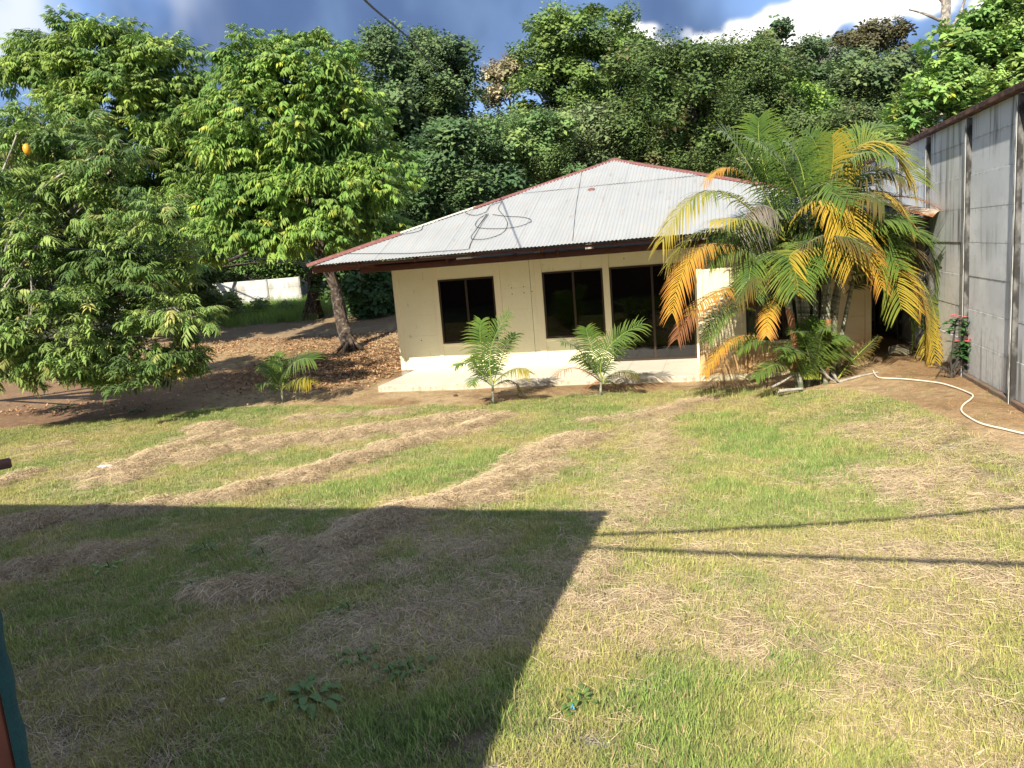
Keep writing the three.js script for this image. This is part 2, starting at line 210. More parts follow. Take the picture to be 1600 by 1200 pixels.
// ------------------------------------------------------------ house
const house = thing('house', 'low cream bungalow with dark windows under a pale corrugated hip roof', 'house', [HX, 0, HZ], -YAW);
{
  const W = .1;
  part('porch_slab', cbox(.377, 7.53, -.17, 0, .002, 2.30, .012), M.slabSide, house);
  for (let i = 0; i < 9; i++) part('tile', cbox(.385 + i * .794, .385 + (i + 1) * .794 - .006, .0005, .007, .01, 2.295, .003), M.slab, house);
  part('footing', box(-.02, 10.73, -.35, -.004, -7, -.002), M.concrete, house);
  part('footing', box(7.545, 10.725, -.35, -.004, -.002, 2.29), M.splash, house);
  // precast posts and panels of the porch wall
  for (const [a, b] of [[0, .125], [1.085, 1.205], [2.665, 2.825], [3.70, 3.87], [5.335, 5.485], [7.425, 7.53]]) part('wall_post', cbox(a, b, 0, 2.62, -W, .022, .006), M.creamPost, house);
  const panel = (a, b, y0, y1) => part('wall_panel', cbox(a + .002, b - .002, y0 + .0006, y1 - .0006, -W + .02, 0, .0012), M.cream, house);
  for (const [a, b] of [[.125, 1.085], [2.825, 3.57], [3.575, 3.70]]) for (let k = 0; k < 5; k++) panel(a, b, k ? k * .52 - .17 : 0, k === 4 ? 2.62 : (k + 1) * .52 - .17);
  for (const [a, b] of [[1.205, 2.665], [3.87, 5.335]]) { panel(a, b, 0, .35); panel(a, b, .35, .60); panel(a, b, 2.235, 2.62); part('window_sill', cbox(a - .01, b + .01, .585, .64, -.06, .035, .006), M.creamPost, house); }
  panel(5.485, 7.425, 2.235, 2.62);
  for (const [u, h] of [[3.10, 1.92], [3.10, 1.77], [3.40, 1.93], [3.40, 1.78], [3.60, 1.80], [5.85, 2.42], [.62, .75]]) part('wall_plug', new THREE.CylinderGeometry(.013, .013, .006, 8).rotateX(Math.PI / 2).translate(u, h, .002), M.rust, house);
  // windows: two sliding panes each
  const win = (a, b, y0, y1, z, mull, n, gl = M.glass) => {
    const w = new THREE.Group(); w.name = n; house.add(w);
    const f = .042, F = [box(a, b, y1 - f, y1, z - .05, z + .012), box(a, b, y0, y0 + f, z - .05, z + .012), box(a, a + f, y0 + f, y1 - f, z - .05, z + .012), box(b - f, b, y0 + f, y1 - f, z - .05, z + .012)];
    part('frame', mergeGeometries(F), M.frame, w);
    part('mullion', cbox(mull - .025, mull + .025, y0 + f, y1 - f, z - .04, z + .004, .004), M.frame, w);
    part('pane', box(a + f, mull - .025, y0 + f, y1 - f, z - .030, z - .0295), gl, w); part('pane', box(mull + .025, b - f, y0 + f, y1 - f, z - .020, z - .0195), gl, w);
    return w;
  };
  win(1.208, 2.662, .64, 2.235, -.005, 1.93, 'window'); win(3.873, 5.332, .64, 2.235, -.005, 4.62, 'window'); win(5.488, 7.422, .012, 2.235, -.005, 6.47, 'sliding_door');
  // front room, flush with the slab
  const P2 = (a, b, y0, y1) => { const g = cbox(a, b, y0, y1, 2.2, 2.297, .005), p = g.attributes.position, uv = g.attributes.uv; for (let i = 0; i < p.count; i++) uv.setXY(i, p.getX(i) / 3 + p.getZ(i) * .3, p.getY(i) / 2.6); return g; };
  for (const [a, b] of [[7.535, 7.64], [8.40, 8.455], [9.86, 9.95], [10.62, 10.73]]) part('wall_post', P2(a, b, -.12, 2.62).translate(0, 0, .022), M.splash, house);
  for (const [a, b] of [[7.64, 8.40], [9.95, 10.62]]) for (let k = 0; k < 5; k++) part('wall_panel', P2(a + .002, b - .002, k ? k * .52 + .0015 : -.12, k === 4 ? 2.62 : (k + 1) * .52 - .0015), M.splash, house);
  part('wall_panel', P2(8.457, 9.858, -.12, .58).translate(0, 0, -.06), M.splash, house);
  part('window_sill', cbox(8.46, 9.855, .582, .64, 2.10, 2.30, .006), M.creamPost, house);
  part('wall_panel', P2(8.457, 9.858, 2.06, 2.62), M.splash, house);
  win(8.46, 9.855, .645, 2.06, 2.19, 9.16, 'window', M.glassClear = new THREE.MeshPhysicalMaterial({ color: rgb(.62, .64, .64), roughness: .02, transmission: 1, thickness: 0, ior: 1.5, side: THREE.DoubleSide }));
  { const G = new Geo(); let pr = null; for (let i = 0; i <= 170; i++) { const x = 8.48 + i / 170 * 1.36, z = 2.03 + .035 * Math.sin(i * .9) + .012 * Math.sin(i * .37), a = G.v(x, .6, z), b = G.v(x, 2.1, z); if (pr) G.q(pr[0], a, b, pr[1]); pr = [a, b]; } part('curtain', G.done(), M.curtain, house); }
  // side, back and inner walls, floor, ceiling
  part('wall', box(7.535, 7.64, 0, 2.62, .024, 2.199), M.cream, house);
  part('wall', box(10.62, 10.73, -.12, 2.62, -6.0, 2.199), M.cream, house); part('wall', box(0, .1, 0, 2.62, -6.0, -.102), M.cream, house); part('wall', box(.102, 10.618, 0, 2.62, -6.0, -5.9), M.cream, house);
  part('inner_wall', box(.102, 10.618, 0, 2.5, -3.6, -3.5), M.inside, house);
  part('floor', box(.102, 7.533, -.003, .004, -3.498, -.102), M.tile, house); part('floor', box(7.642, 10.618, -.003, .004, -3.498, 2.198), M.tile, house);
  part('ceiling', box(.102, 10.618, 2.5, 2.56, -5.89, -.104), M.inside, house); part('ceiling', box(7.642, 10.618, 2.5, 2.56, -.10, 2.198), M.inside, house);
  // roof: corrugated sheets on four slopes
  const U1 = -.513, U4 = 11.62, UA = 5.553, VE = 3.197, VA = -1.675, HE = 2.836, HA = 4.824, VB = -6.55;
  const sheet = (o, du, dv, sA, len, a, b, t0, t1, lift, mat, kL, kR, step = .0095, nrm) => {   // strip of sheet between a and b along the eave, t0..t1 up the fall, cut by the hips
    const G = new Geo(); let pr = null; const N = Math.max(2, Math.round((b - a) / step)), R = 6;
    for (let i = 0; i <= N; i++) {
      const x = a + (b - a) * i / N, top = Math.min(t1, x / kL, (len - x) / kR); if (top <= t0 + .002) { pr = null; continue; }
      const w = .0078 * Math.cos(x / .076 * 2 * Math.PI) + lift, col = [];
      for (let k = 0; k <= R; k++) { const t = mix(t0, top, k / R), q = o.clone().addScaledVector(du, x).addScaledVector(dv, t).addScaledVector(nrm, w + .012 * (fbm(x * 1.3, t * 4, 2) - .5)); col.push(G.v(q.x, q.y, q.z, null, x, t * sA)); }
      if (pr) for (let k = 0; k < R; k++) G.q(pr[k], col[k], col[k + 1], pr[k + 1]); pr = col;
    }
    if (G.i.length) part('roof_sheet', G.done(), mat, house);
  };
  const faces = [[V(U1, HE, VE), V(U4, HE, VE), 1], [V(U4, HE, VE), V(U4, HE, VB), 0], [V(U4, HE, VB), V(U1, HE, VB), 0], [V(U1, HE, VB), V(U1, HE, VE), 0]], A = V(UA, HA, VA);
  for (const [p, q, fine] of faces) {
    const du = q.clone().sub(p), len = du.length(); du.normalize(); const w = A.clone().sub(p), xa = w.dot(du), dv = w.clone().addScaledVector(du, -xa), sA = dv.length(), n = new THREE.Vector3().crossVectors(du, dv).normalize(); if (n.y < 0) n.negate();
    const kL = xa, kR = len - xa;
    if (fine) {
      let k = 0; for (let a = 0; a < len; a += .76, k++) sheet(p, du, dv, sA, len, a, Math.min(len, a + .79), 0, .655, .002 + .004 * (k % 2), M.zinc, kL, kR, .0095, n);
      k = 0; for (let a = .38; a < len; a += .76, k++) sheet(p, du, dv, sA, len, a, Math.min(len, a + .79), .635, 1, .014 + .004 * (k % 2), M.zinc, kL, kR, .0095, n);
    } else for (let a = 0; a < len; a += 2.4) sheet(p, du, dv, sA, len, a, Math.min(len, a + 2.42), 0, 1, .002, M.zinc, kL, kR, .019, n);
  }
  // hip caps: folded metal strips with a scalloped lower edge
  const nF = V(0, VE - VA, HA - HE).normalize(), nR = V(HA - HE, U4 - UA, 0).normalize(), nL = V(HE - HA, UA - U1, 0).normalize();
  const cap = (c0, t0, t1, nSide, mat, wd = .17, lift = .028) => {
    const c = c0.clone(), d = A.clone().sub(c), L = d.length(), dir = d.clone().normalize(), G = new Geo(), N = Math.round(L * (t1 - t0) / .03); let pr = null;
    const sF = new THREE.Vector3().crossVectors(nF, dir); if (sF.z < 0) sF.negate(); const sS = new THREE.Vector3().crossVectors(nSide, dir); if (sS.dot(nSide.clone().setY(0)) < 0) sS.negate();
    for (let i = 0; i <= N; i++) {
      const t = mix(t0, t1, i / N), q = c.clone().addScaledVector(d, t), up = V(0, lift, 0), e = .012 * Math.cos(i * .03 / .1 * 2 * Math.PI);
      const a = q.clone().addScaledVector(sF, wd + e).addScaledVector(nF, .020), b = q.clone().add(up).addScaledVector(sF, wd * .4).addScaledVector(nF, .012), m = q.clone().add(up).addScaledVector(V(0, 1, 0), .02), f = q.clone().addScaledVector(sS, wd + e).addScaledVector(nSide, .02);
      const r = [a, b, m, f].map((s, k) => G.v(s.x, s.y, s.z, null, t * L, k * .1)); if (pr) for (let k = 0; k < 3; k++) G.q(pr[k], r[k], r[k + 1], pr[k + 1]); pr = r;
    }
    return part('hip_cap', G.done(), mat, house);
  };
  const cL = V(U1, HE, VE), cR = V(U4, HE, VE);
  cap(cL, -.004, .27, nL, M.redPaint, .14); cap(cL, .50, 1.01, nL, M.redPaint, .10, .018); cap(cR, .05, 1.01, nR, M.redPaint, .11, .02);
  tag(cap(cR, -.005, .09, nR, M.rustCap = std({ roughness: .8, map: tex(256, 256, (u, v) => mix3([.36, .15, .06], [.62, .52, .40], sm(.4, .65, fbm(u * 9, v * 9, 4, 9, 9)))) }), .22, .04), 'rust orange cap at the low right corner of the roof');
  tag(cap(cL, .26, .51, nL, std({ roughness: .7, color: rgb(.60, .54, .42) }), .05, .02), 'bare cream strip where the red hip cap is missing');
  { const p = [5.237,0.321,4.033], g = new THREE.CylinderGeometry(.075, .085, .012, 18); g.applyMatrix4(new THREE.Matrix4().makeRotationX(Math.atan2(HA - HE, VE - VA))); part('roof_patch', g, M.redPaint, house, [p[0], p[2], p[1]]); }
  // eave timbers
  part('beam', cbox(.3, 10.9, 2.58, 2.70, 2.33, 2.40, .005), M.beam, house);
  part('purlin', cbox(U1 + .15, U4 - .1, 2.745, 2.80, 2.98, 3.05, .005), M.beam, house);
  part('purlin', cbox(U1 + .9, U4 - .8, 3.13, 3.19, 2.0, 2.06, .005), M.beam, house);
  for (const u of [.62, 1.9, 3.15, 4.45, 4.62, 6.05, 7.5, 8.9, 10.3]) { const l = Math.min(2.6, .72 * (u - U1), .72 * (U4 - u)); part('rafter', bar(V(u, 2.775, 3.08), V(u, 2.775 + l * .408, 3.08 - l), .055, .10), M.beam, house); }
  for (const u of [2.35, 4.43, 4.75]) part('bracket', cbox(u, u + .06, 2.585, 2.76, 2.41, 2.47, .004), M.beam, house);
  part('fascia_board', cbox(U1 + .05, U1 + .08, 2.665, 2.815, VB + .2, VE - .08, .004), M.beam, house);
  part('fascia_board', cbox(U4 - .08, U4 - .05, 2.665, 2.815, VB + .2, VE - .9, .004), M.beam, house);
  part('soffit', box(U1 + .12, U4 - .12, 2.66, 2.685, -6.4, .02), M.beam, house);
  // passage closed at the back
  part('back_door', cbox(10.74, 11.5, 0, 2.6, -4.8, -4.7, .01), M.beam, house);
}
{ // cables lying on the roof
  const c = [[[0.019,2.75,3.042],[1.001,2.919,2.973],[1.863,3.06,2.916],[2.523,3.081,2.907],[3.009,3.1,2.899],[3.084,3.086,2.905]],[[3.101,3.089,2.904],[3.062,2.841,3.005],[3.046,2.321,3.217],[3.028,1.768,3.443],[3.022,1.227,3.663],[2.897,1.41,3.589],[2.866,1.732,3.457],[2.961,1.954,3.367],[3.214,2.086,3.313],[3.695,2.174,3.277],[4.003,2.101,3.307],[4.154,1.9,3.389],[4.094,1.766,3.443],[3.899,1.624,3.501],[3.498,1.482,3.56],[3.145,1.299,3.634]],[[3.182,0.606,3.917],[3.2,0.967,3.77],[3.468,1.5,3.552],[3.651,1.985,3.354],[3.63,2.441,3.168],[3.361,2.646,3.085],[3.095,2.615,3.097],[2.996,2.551,3.123],[2.978,2.075,3.318],[2.997,1.264,3.649]],[[2.229,0.684,3.885],[2.495,1.103,3.714],[2.748,1.248,3.655],[2.923,1.118,3.708],[2.945,0.727,3.868],[3.182,0.533,3.947]],[[0.752,2.142,3.29],[1.126,2.004,3.346],[1.606,1.864,3.404],[1.598,1.535,3.538],[1.947,1.293,3.637],[2.353,0.982,3.764]],[[4.817,-1.153,4.635],[4.908,-0.15,4.226],[5.03,1.248,3.655],[5.24,3.123,2.89]]]; const L = ['thin cable running along the left eave to a hanging loop', 'black cable loop lying on the roof left of centre', 'tangled black cable coil below the left hip', 'short cable end curling at the missing hip cap', 'thin cable following the bare left hip', 'straight thin cable down the roof beside the red patch'];
  c.forEach((p, i) => { const g = thing('roof_cable', L[i], 'cable', [HX, 0, HZ], -YAW, 'cables on the house roof'); part('cable', tube(p.map(q => V(q[0], q[2], q[1])), i === 5 ? .004 : .0065, 5), M.cable, g); });
}

// ------------------------------------------------------------ boundary wall on the right
{
  const w = thing('boundary_wall', 'tall whitewashed precast wall with dark posts and black mould streaks', 'wall', [HX, 0, HZ], -YAW), UW = 11.635, PV = [9.3, 6.93, 4.89, 2.60, .45, -2.0, -4.3];
  const uvw = g => { const p = g.attributes.position, n = g.attributes.normal; for (let i = 0; i < p.count; i++) g.attributes.uv.setXY(i, (p.getZ(i) + 5 + p.getX(i) * .5) / 14, p.getY(i) / 4.3); return g; };
  for (let i = 0; i + 1 < PV.length; i++) for (let k = 0; k < 8; k++) part('panel', uvw(cbox(UW, UW + .05, k ? .353 + k * .5 + .0012 : .353, Math.min(4.2, .353 + (k + 1) * .5 - .0012), PV[i + 1] + .042, PV[i] - .078, .003)).translate((hash2(i, k) - .5) * .012, 0, 0), M.mould, w);
  for (const v of PV) { part('post', cbox(UW - .062, UW + .06, -.3, 4.17, v - .012, v + .040, .008), M.postDark, w); part('post_flange', cbox(UW - .066, UW - .01, -.28, 4.16, v - .075, v - .014, .006), M.postLight, w); }
  for (let i = 0; i + 1 < PV.length; i++) { part('footing_beam', cbox(UW - .06, UW + .09, -.25, .35, PV[i + 1] + .042, PV[i] - .078, .012), M.footing, w); }
  for (let i = 0; i + 1 < PV.length; i++) { const G = [bar(V(UW - .04, 4.24, PV[i] + .01), V(UW - .04, 4.24, PV[i + 1] + .012), .16, .075)]; part('cap_rail', G[0], M.rust, w); }
}
// ------------------------------------------------------------ white wall far left
{
  const w = thing('garden_wall', 'low white wall behind the trees left of the house', 'wall', [HX, 0, HZ], -YAW);
  M.whiteWall = std({ roughness: .9, map: tex(512, 512, (a, b) => mix3(mix3([.46, .455, .42], [.60, .59, .55], fbm(a * 8, b * 8, 5, 8, 8)), [.30, .29, .25], sm(.45, .75, fbm(a * 14, b * 5 + 2, 4, 14, 5)) * .75)) });
  for (let i = 0; i < 7; i++) { const u = -27.2 + i * 1.96; for (let k = 0; k < 4; k++) part('panel', cbox(u + .05, u + 1.9, .42 + k * .5, .415 + k * .5 + .5, -18.56, -18.5, .006, .3), M.whiteWall, w); part('post', cbox(u + 1.905, u + 2.005, .2, 2.44, -18.59, -18.46, .006), M.concrete, w); }
}
// ------------------------------------------------------------ neighbouring building behind the viewer, whose shadow lies on the lawn
{
  const b = thing('neighbouring_building', 'tall building beside the viewer with a straight eave', 'building', [HX, 0, HZ], -YAW);
  const e = [[-16, 15.9], [5.95, 15.9], [5.95, 29], [-16, 29]], r = [[-9, 22.4], [1.2, 22.4]];
  for (const f of [[0, 1, 5, 4], [1, 2, 5], [2, 3, 4, 5], [3, 0, 4]]) { const g = new Geo(), pt = (k, d) => k < 4 ? g.v(e[k][0], 4.12 + d, e[k][1]) : g.v(r[k - 4][0], 7.2 + d, r[k - 4][1]), hi = f.map(k => pt(k, 0)), lo = f.map(k => pt(k, -.1)), n = f.length; for (let k = 1; k + 1 < n; k++) { g.t(hi[0], hi[k], hi[k + 1]); g.t(lo[0], lo[k + 1], lo[k]); } g.q(lo[0], lo[1], hi[1], hi[0]); part('roof', g.done().toNonIndexed(), M.zinc, b); }
  M.brick = std({ roughness: .9, color: rgb(.30, .16, .10) });
  part('ceiling', box(-15.6, 5.6, 3.9, 3.98, 16.3, 28.6), M.inside, b); part('wall', box(-15.5, 5.6, -.5, 3.898, 18.4, 18.6), M.brick, b); part('wall', box(5.4, 5.6, -.5, 3.898, 18.602, 27), M.brick, b);
}
// ------------------------------------------------------------ trees
const Q = new THREE.Quaternion(), MM = new THREE.Matrix4(), EU = new THREE.Euler(), CC = new THREE.Color();
function leafBlade(G, b, dir, L, W, droop, fold = .25, sec = 3, nrm = V(0, 1, 0), col) {   // one leaf: folded along the midrib and bent down towards its tip
  const d = dir.clone().normalize(), s = new THREE.Vector3().crossVectors(d, nrm); if (s.lengthSq() < 1e-4) s.set(1, 0, 0); s.normalize(); const n = new THREE.Vector3().crossVectors(s, d);
  const at = t => b.clone().addScaledVector(d, L * t).add(V(0, -droop * L * t * t, 0)); let pr = null; const p0 = at(0), a0 = G.v(p0.x, p0.y, p0.z, col, 0, 0);
  for (let k = 1; k < sec; k++) {
    const t = k / sec, c = at(t), w = W * Math.pow(Math.sin(Math.PI * Math.pow(t, .8)), .8), l = c.clone().addScaledVector(s, w).addScaledVector(n, w * fold), r = c.clone().addScaledVector(s, -w).addScaledVector(n, w * fold);
    const q = [G.v(l.x, l.y, l.z, col, 0, t), G.v(c.x, c.y, c.z, col, .5, t), G.v(r.x, r.y, r.z, col, 1, t)];
    if (!pr) { G.t(a0, q[1], q[0]); G.t(a0, q[2], q[1]); } else { G.q(pr[0], pr[1], q[1], q[0]); G.q(pr[1], pr[2], q[2], q[1]); } pr = q;
  }
  const e = at(1), z = G.v(e.x, e.y, e.z, col, .5, 1); G.t(pr[0], pr[1], z); G.t(pr[1], pr[2], z);
}
function sprig(seed, n, L, W, o = {}) {                               // a twig end with n leaves
  const r = mulberry(seed), G = new Geo(), len = o.len ?? .2;
  for (let i = 0; i < n; i++) {
    const a = i * 2.4 + r() * .8, t = i / n, up = o.up ?? .2, d = V(Math.cos(a), up + (r() - .5) * .7, Math.sin(a)), b = V((r() - .5) * (o.spread ?? .05), len * (t - .5), (r() - .5) * (o.spread ?? .05));
    if (o.hang) d.y -= o.hang;
    leafBlade(G, b, d, L * (.7 + .6 * r()), W * (.8 + .4 * r()), o.droop ?? .2, .3, o.sec ?? 3);
  }
  return G.done();
}
function arch(seed, n, L, W, len, o) {                               // a twig arching out along +x with leaves hanging from both sides
  const r = mulberry(seed), G = new Geo();
  for (let i = 0; i < n; i++) {
    const t = (i + .5) / n, x = len * t, y = o.rise * len * t - o.sag * len * t * t, sd = i % 2 ? 1 : -1, d = V(.45 + .3 * r(), -o.hang + .35 * (r() - .5), sd * (.75 + .3 * r()) * (1 - .5 * t));
    leafBlade(G, V(x, y, (r() - .5) * .04), d, L * (.75 + .5 * r()), W * (.8 + .4 * r()), o.droop, .3, o.sec ?? 3);
  }
  { let pr = null; for (let k = 0; k <= 4; k++) { const t = k / 4, x = len * t, y = o.rise * len * t - o.sag * len * t * t, w = .005 * (1 - .7 * t), a = G.v(x, y, -w), b = G.v(x, y + w, w); if (pr) G.q(pr[0], pr[1], b, a); pr = [a, b]; } }
  return G.done();
}
const SPRIG = {
  droopy: arch(1, 9, .19, .034, .34, { rise: .35, sag: .55, hang: .45, droop: .45 }),
  feather: arch(2, 15, .17, .021, .42, { rise: .65, sag: .85, hang: -.10, droop: .95, sec: 4 }),
  hang: sprig(1, 8, .24, .036, { len: .22, up: .15, hang: .35, droop: .55, sec: 3 }),
  dusty: sprig(2, 10, .19, .027, { len: .12, up: .35, droop: .75, sec: 4 }),
  round: sprig(3, 12, .13, .036, { len: .34, spread: .34, up: .15, droop: .25, sec: 2 }),
  fine: sprig(4, 15, .085, .018, { len: .42, spread: .40, up: .2, droop: .2, sec: 2 }),
  big: sprig(5, 9, .26, .062, { len: .14, up: .45, droop: .4, sec: 3 }),
  tuft: sprig(6, 12, .17, .05, { len: .30, spread: .3, up: .3, droop: .3, sec: 2 }),
};
function tree(name, label, t, o) {
  const r = mulberry(o.seed), T = thing(name, label, 'tree', t.base, 0, o.group), B = V(...t.base), lobes = t.lobes.map(l => ({ c: V(l[0], l[1], l[2]), rx: l[3], ry: l[4] })), clumps = [];
  for (const l of lobes) {
    const m = Math.max(3, Math.round((o.density ?? 1) * l.rx * (l.ry + l.rx) * 2.6 / (o.cr * o.cr)));
    for (let i = 0; i < m; i++) {
      const z = 2 * r() - 1, a = r() * 2 * Math.PI, q = Math.sqrt(1 - z * z), rad = (.35 + .65 * Math.pow(r(), .45)) * (r() < .14 ? 1.22 : 1);
      clumps.push({ p: l.c.clone().add(V(Math.cos(a) * q * l.rx * rad, z * l.ry * rad, Math.sin(a) * q * l.rx * .85 * rad)), out: V(Math.cos(a) * q, z, Math.sin(a) * q), s: .5 + .8 * r() * (.6 + .6 * r()), k: r() });
    }
  }
  const per = o.per ?? 26, kinds = [o.kind, ...(o.also ?? [])];
  kinds.forEach((kind, ki) => {
    const own = clumps.filter((c, i) => (i * 7 + (i >> 3)) % kinds.length === ki), im = new THREE.InstancedMesh(SPRIG[kind], o.mat ?? M.leaf, own.length * per); let k = 0;
    for (const c of own) {
      const tone = mix3(o.c0, o.c1, c.k), grow = .8 + .4 * r();
      for (let i = 0; i < per; i++) {
        const z = 2 * r() - 1, a = r() * 2 * Math.PI, q = Math.sqrt(1 - z * z), rd = o.cr * c.s * Math.pow(r(), .4), off = V(Math.cos(a) * q, z * .62, Math.sin(a) * q);
        const p = c.p.clone().addScaledVector(off, rd).sub(B), s = (o.size ?? 1) * grow * (.5 + .95 * r());
        if (o.outward) { const w = c.out.clone().multiplyScalar(.6).add(off); EU.set((r() - .5) * .5, Math.atan2(-w.z, w.x) + (r() - .5) * (o.yaw ?? 1.6), (r() - .5) * .7 + .35 * w.y, 'YZX'); } else EU.set((r() - .5) * .9 + off.z * .6, r() * 6.283, (r() - .5) * .9 - off.x * .6, 'XYZ');
        Q.setFromEuler(EU); MM.compose(p, Q, V(s, s, s)); im.setMatrixAt(k, MM);
        const y = o.alt && r() < o.altShare ? o.alt : tone, v = .7 + .6 * r(), w = .88 + .24 * r(); im.setColorAt(k, CC.setRGB(y[0] * v * w, y[1] * v, y[2] * v)); k++;
      }
    }
    im.name = 'crown'; im.castShadow = im.receiveShadow = true; im.userData.kind = 'stuff'; T.add(im);
  });
  // trunk and limbs
  const G = new Geo(), L = p => p.clone().sub(B), top = lobes.reduce((a, l) => a.add(l.c), V(0, 0, 0)).multiplyScalar(1 / lobes.length), H = top.y - B.y, tr = o.trunk ?? .16;
  const path = o.path ? o.path.map(p => L(V(...p))) : [V(0, -.3, 0), V((r() - .5) * .3, H * .3, (r() - .5) * .3), L(top).multiplyScalar(.62).add(V((r() - .5) * .5, 0, 0)), L(top)];
  limb(G, path, tr, tr * .3, 9, 14, .22, r);
  if (o.roots) for (let i = 0; i < 7; i++) { const a = i / 7 * 6.28 + r() * .5; limb(G, [V(0, .45, 0), V(Math.cos(a) * tr * 1.1, .16, Math.sin(a) * tr * 1.1), V(Math.cos(a) * tr * 2.4, -.08, Math.sin(a) * tr * 2.4)], tr * .45, tr * .14, 6, 6, .2, r); }
  part('trunk', G.done(), o.bark ?? M.bark, T);
  const cv = new THREE.CatmullRomCurve3(path), S = new Geo();
  for (const l of lobes) {
    const b = cv.getPoint(.35 + .55 * r()), e = L(l.c), m = b.clone().lerp(e, .5).add(V((r() - .5) * .4, .15 * l.ry, (r() - .5) * .4)); limb(S, [b, m, e], tr * .42, tr * .12, 6, 8, .2, r);
    const near = clumps.filter(c => c.p.distanceTo(l.c) < l.rx * 1.2); for (let i = 0; i < Math.min(o.twigs ?? 5, near.length); i++) { const c = near[Math.floor(r() * near.length)], w = L(c.p); limb(S, [m.clone().lerp(e, r()), e.clone().lerp(w, .55).add(V(0, -.1, 0)), w], tr * .14, tr * .03, 5, 5, .2, r); }
  }
  part('branches', S.done(), o.bark ?? M.bark, T);
  return T;
}
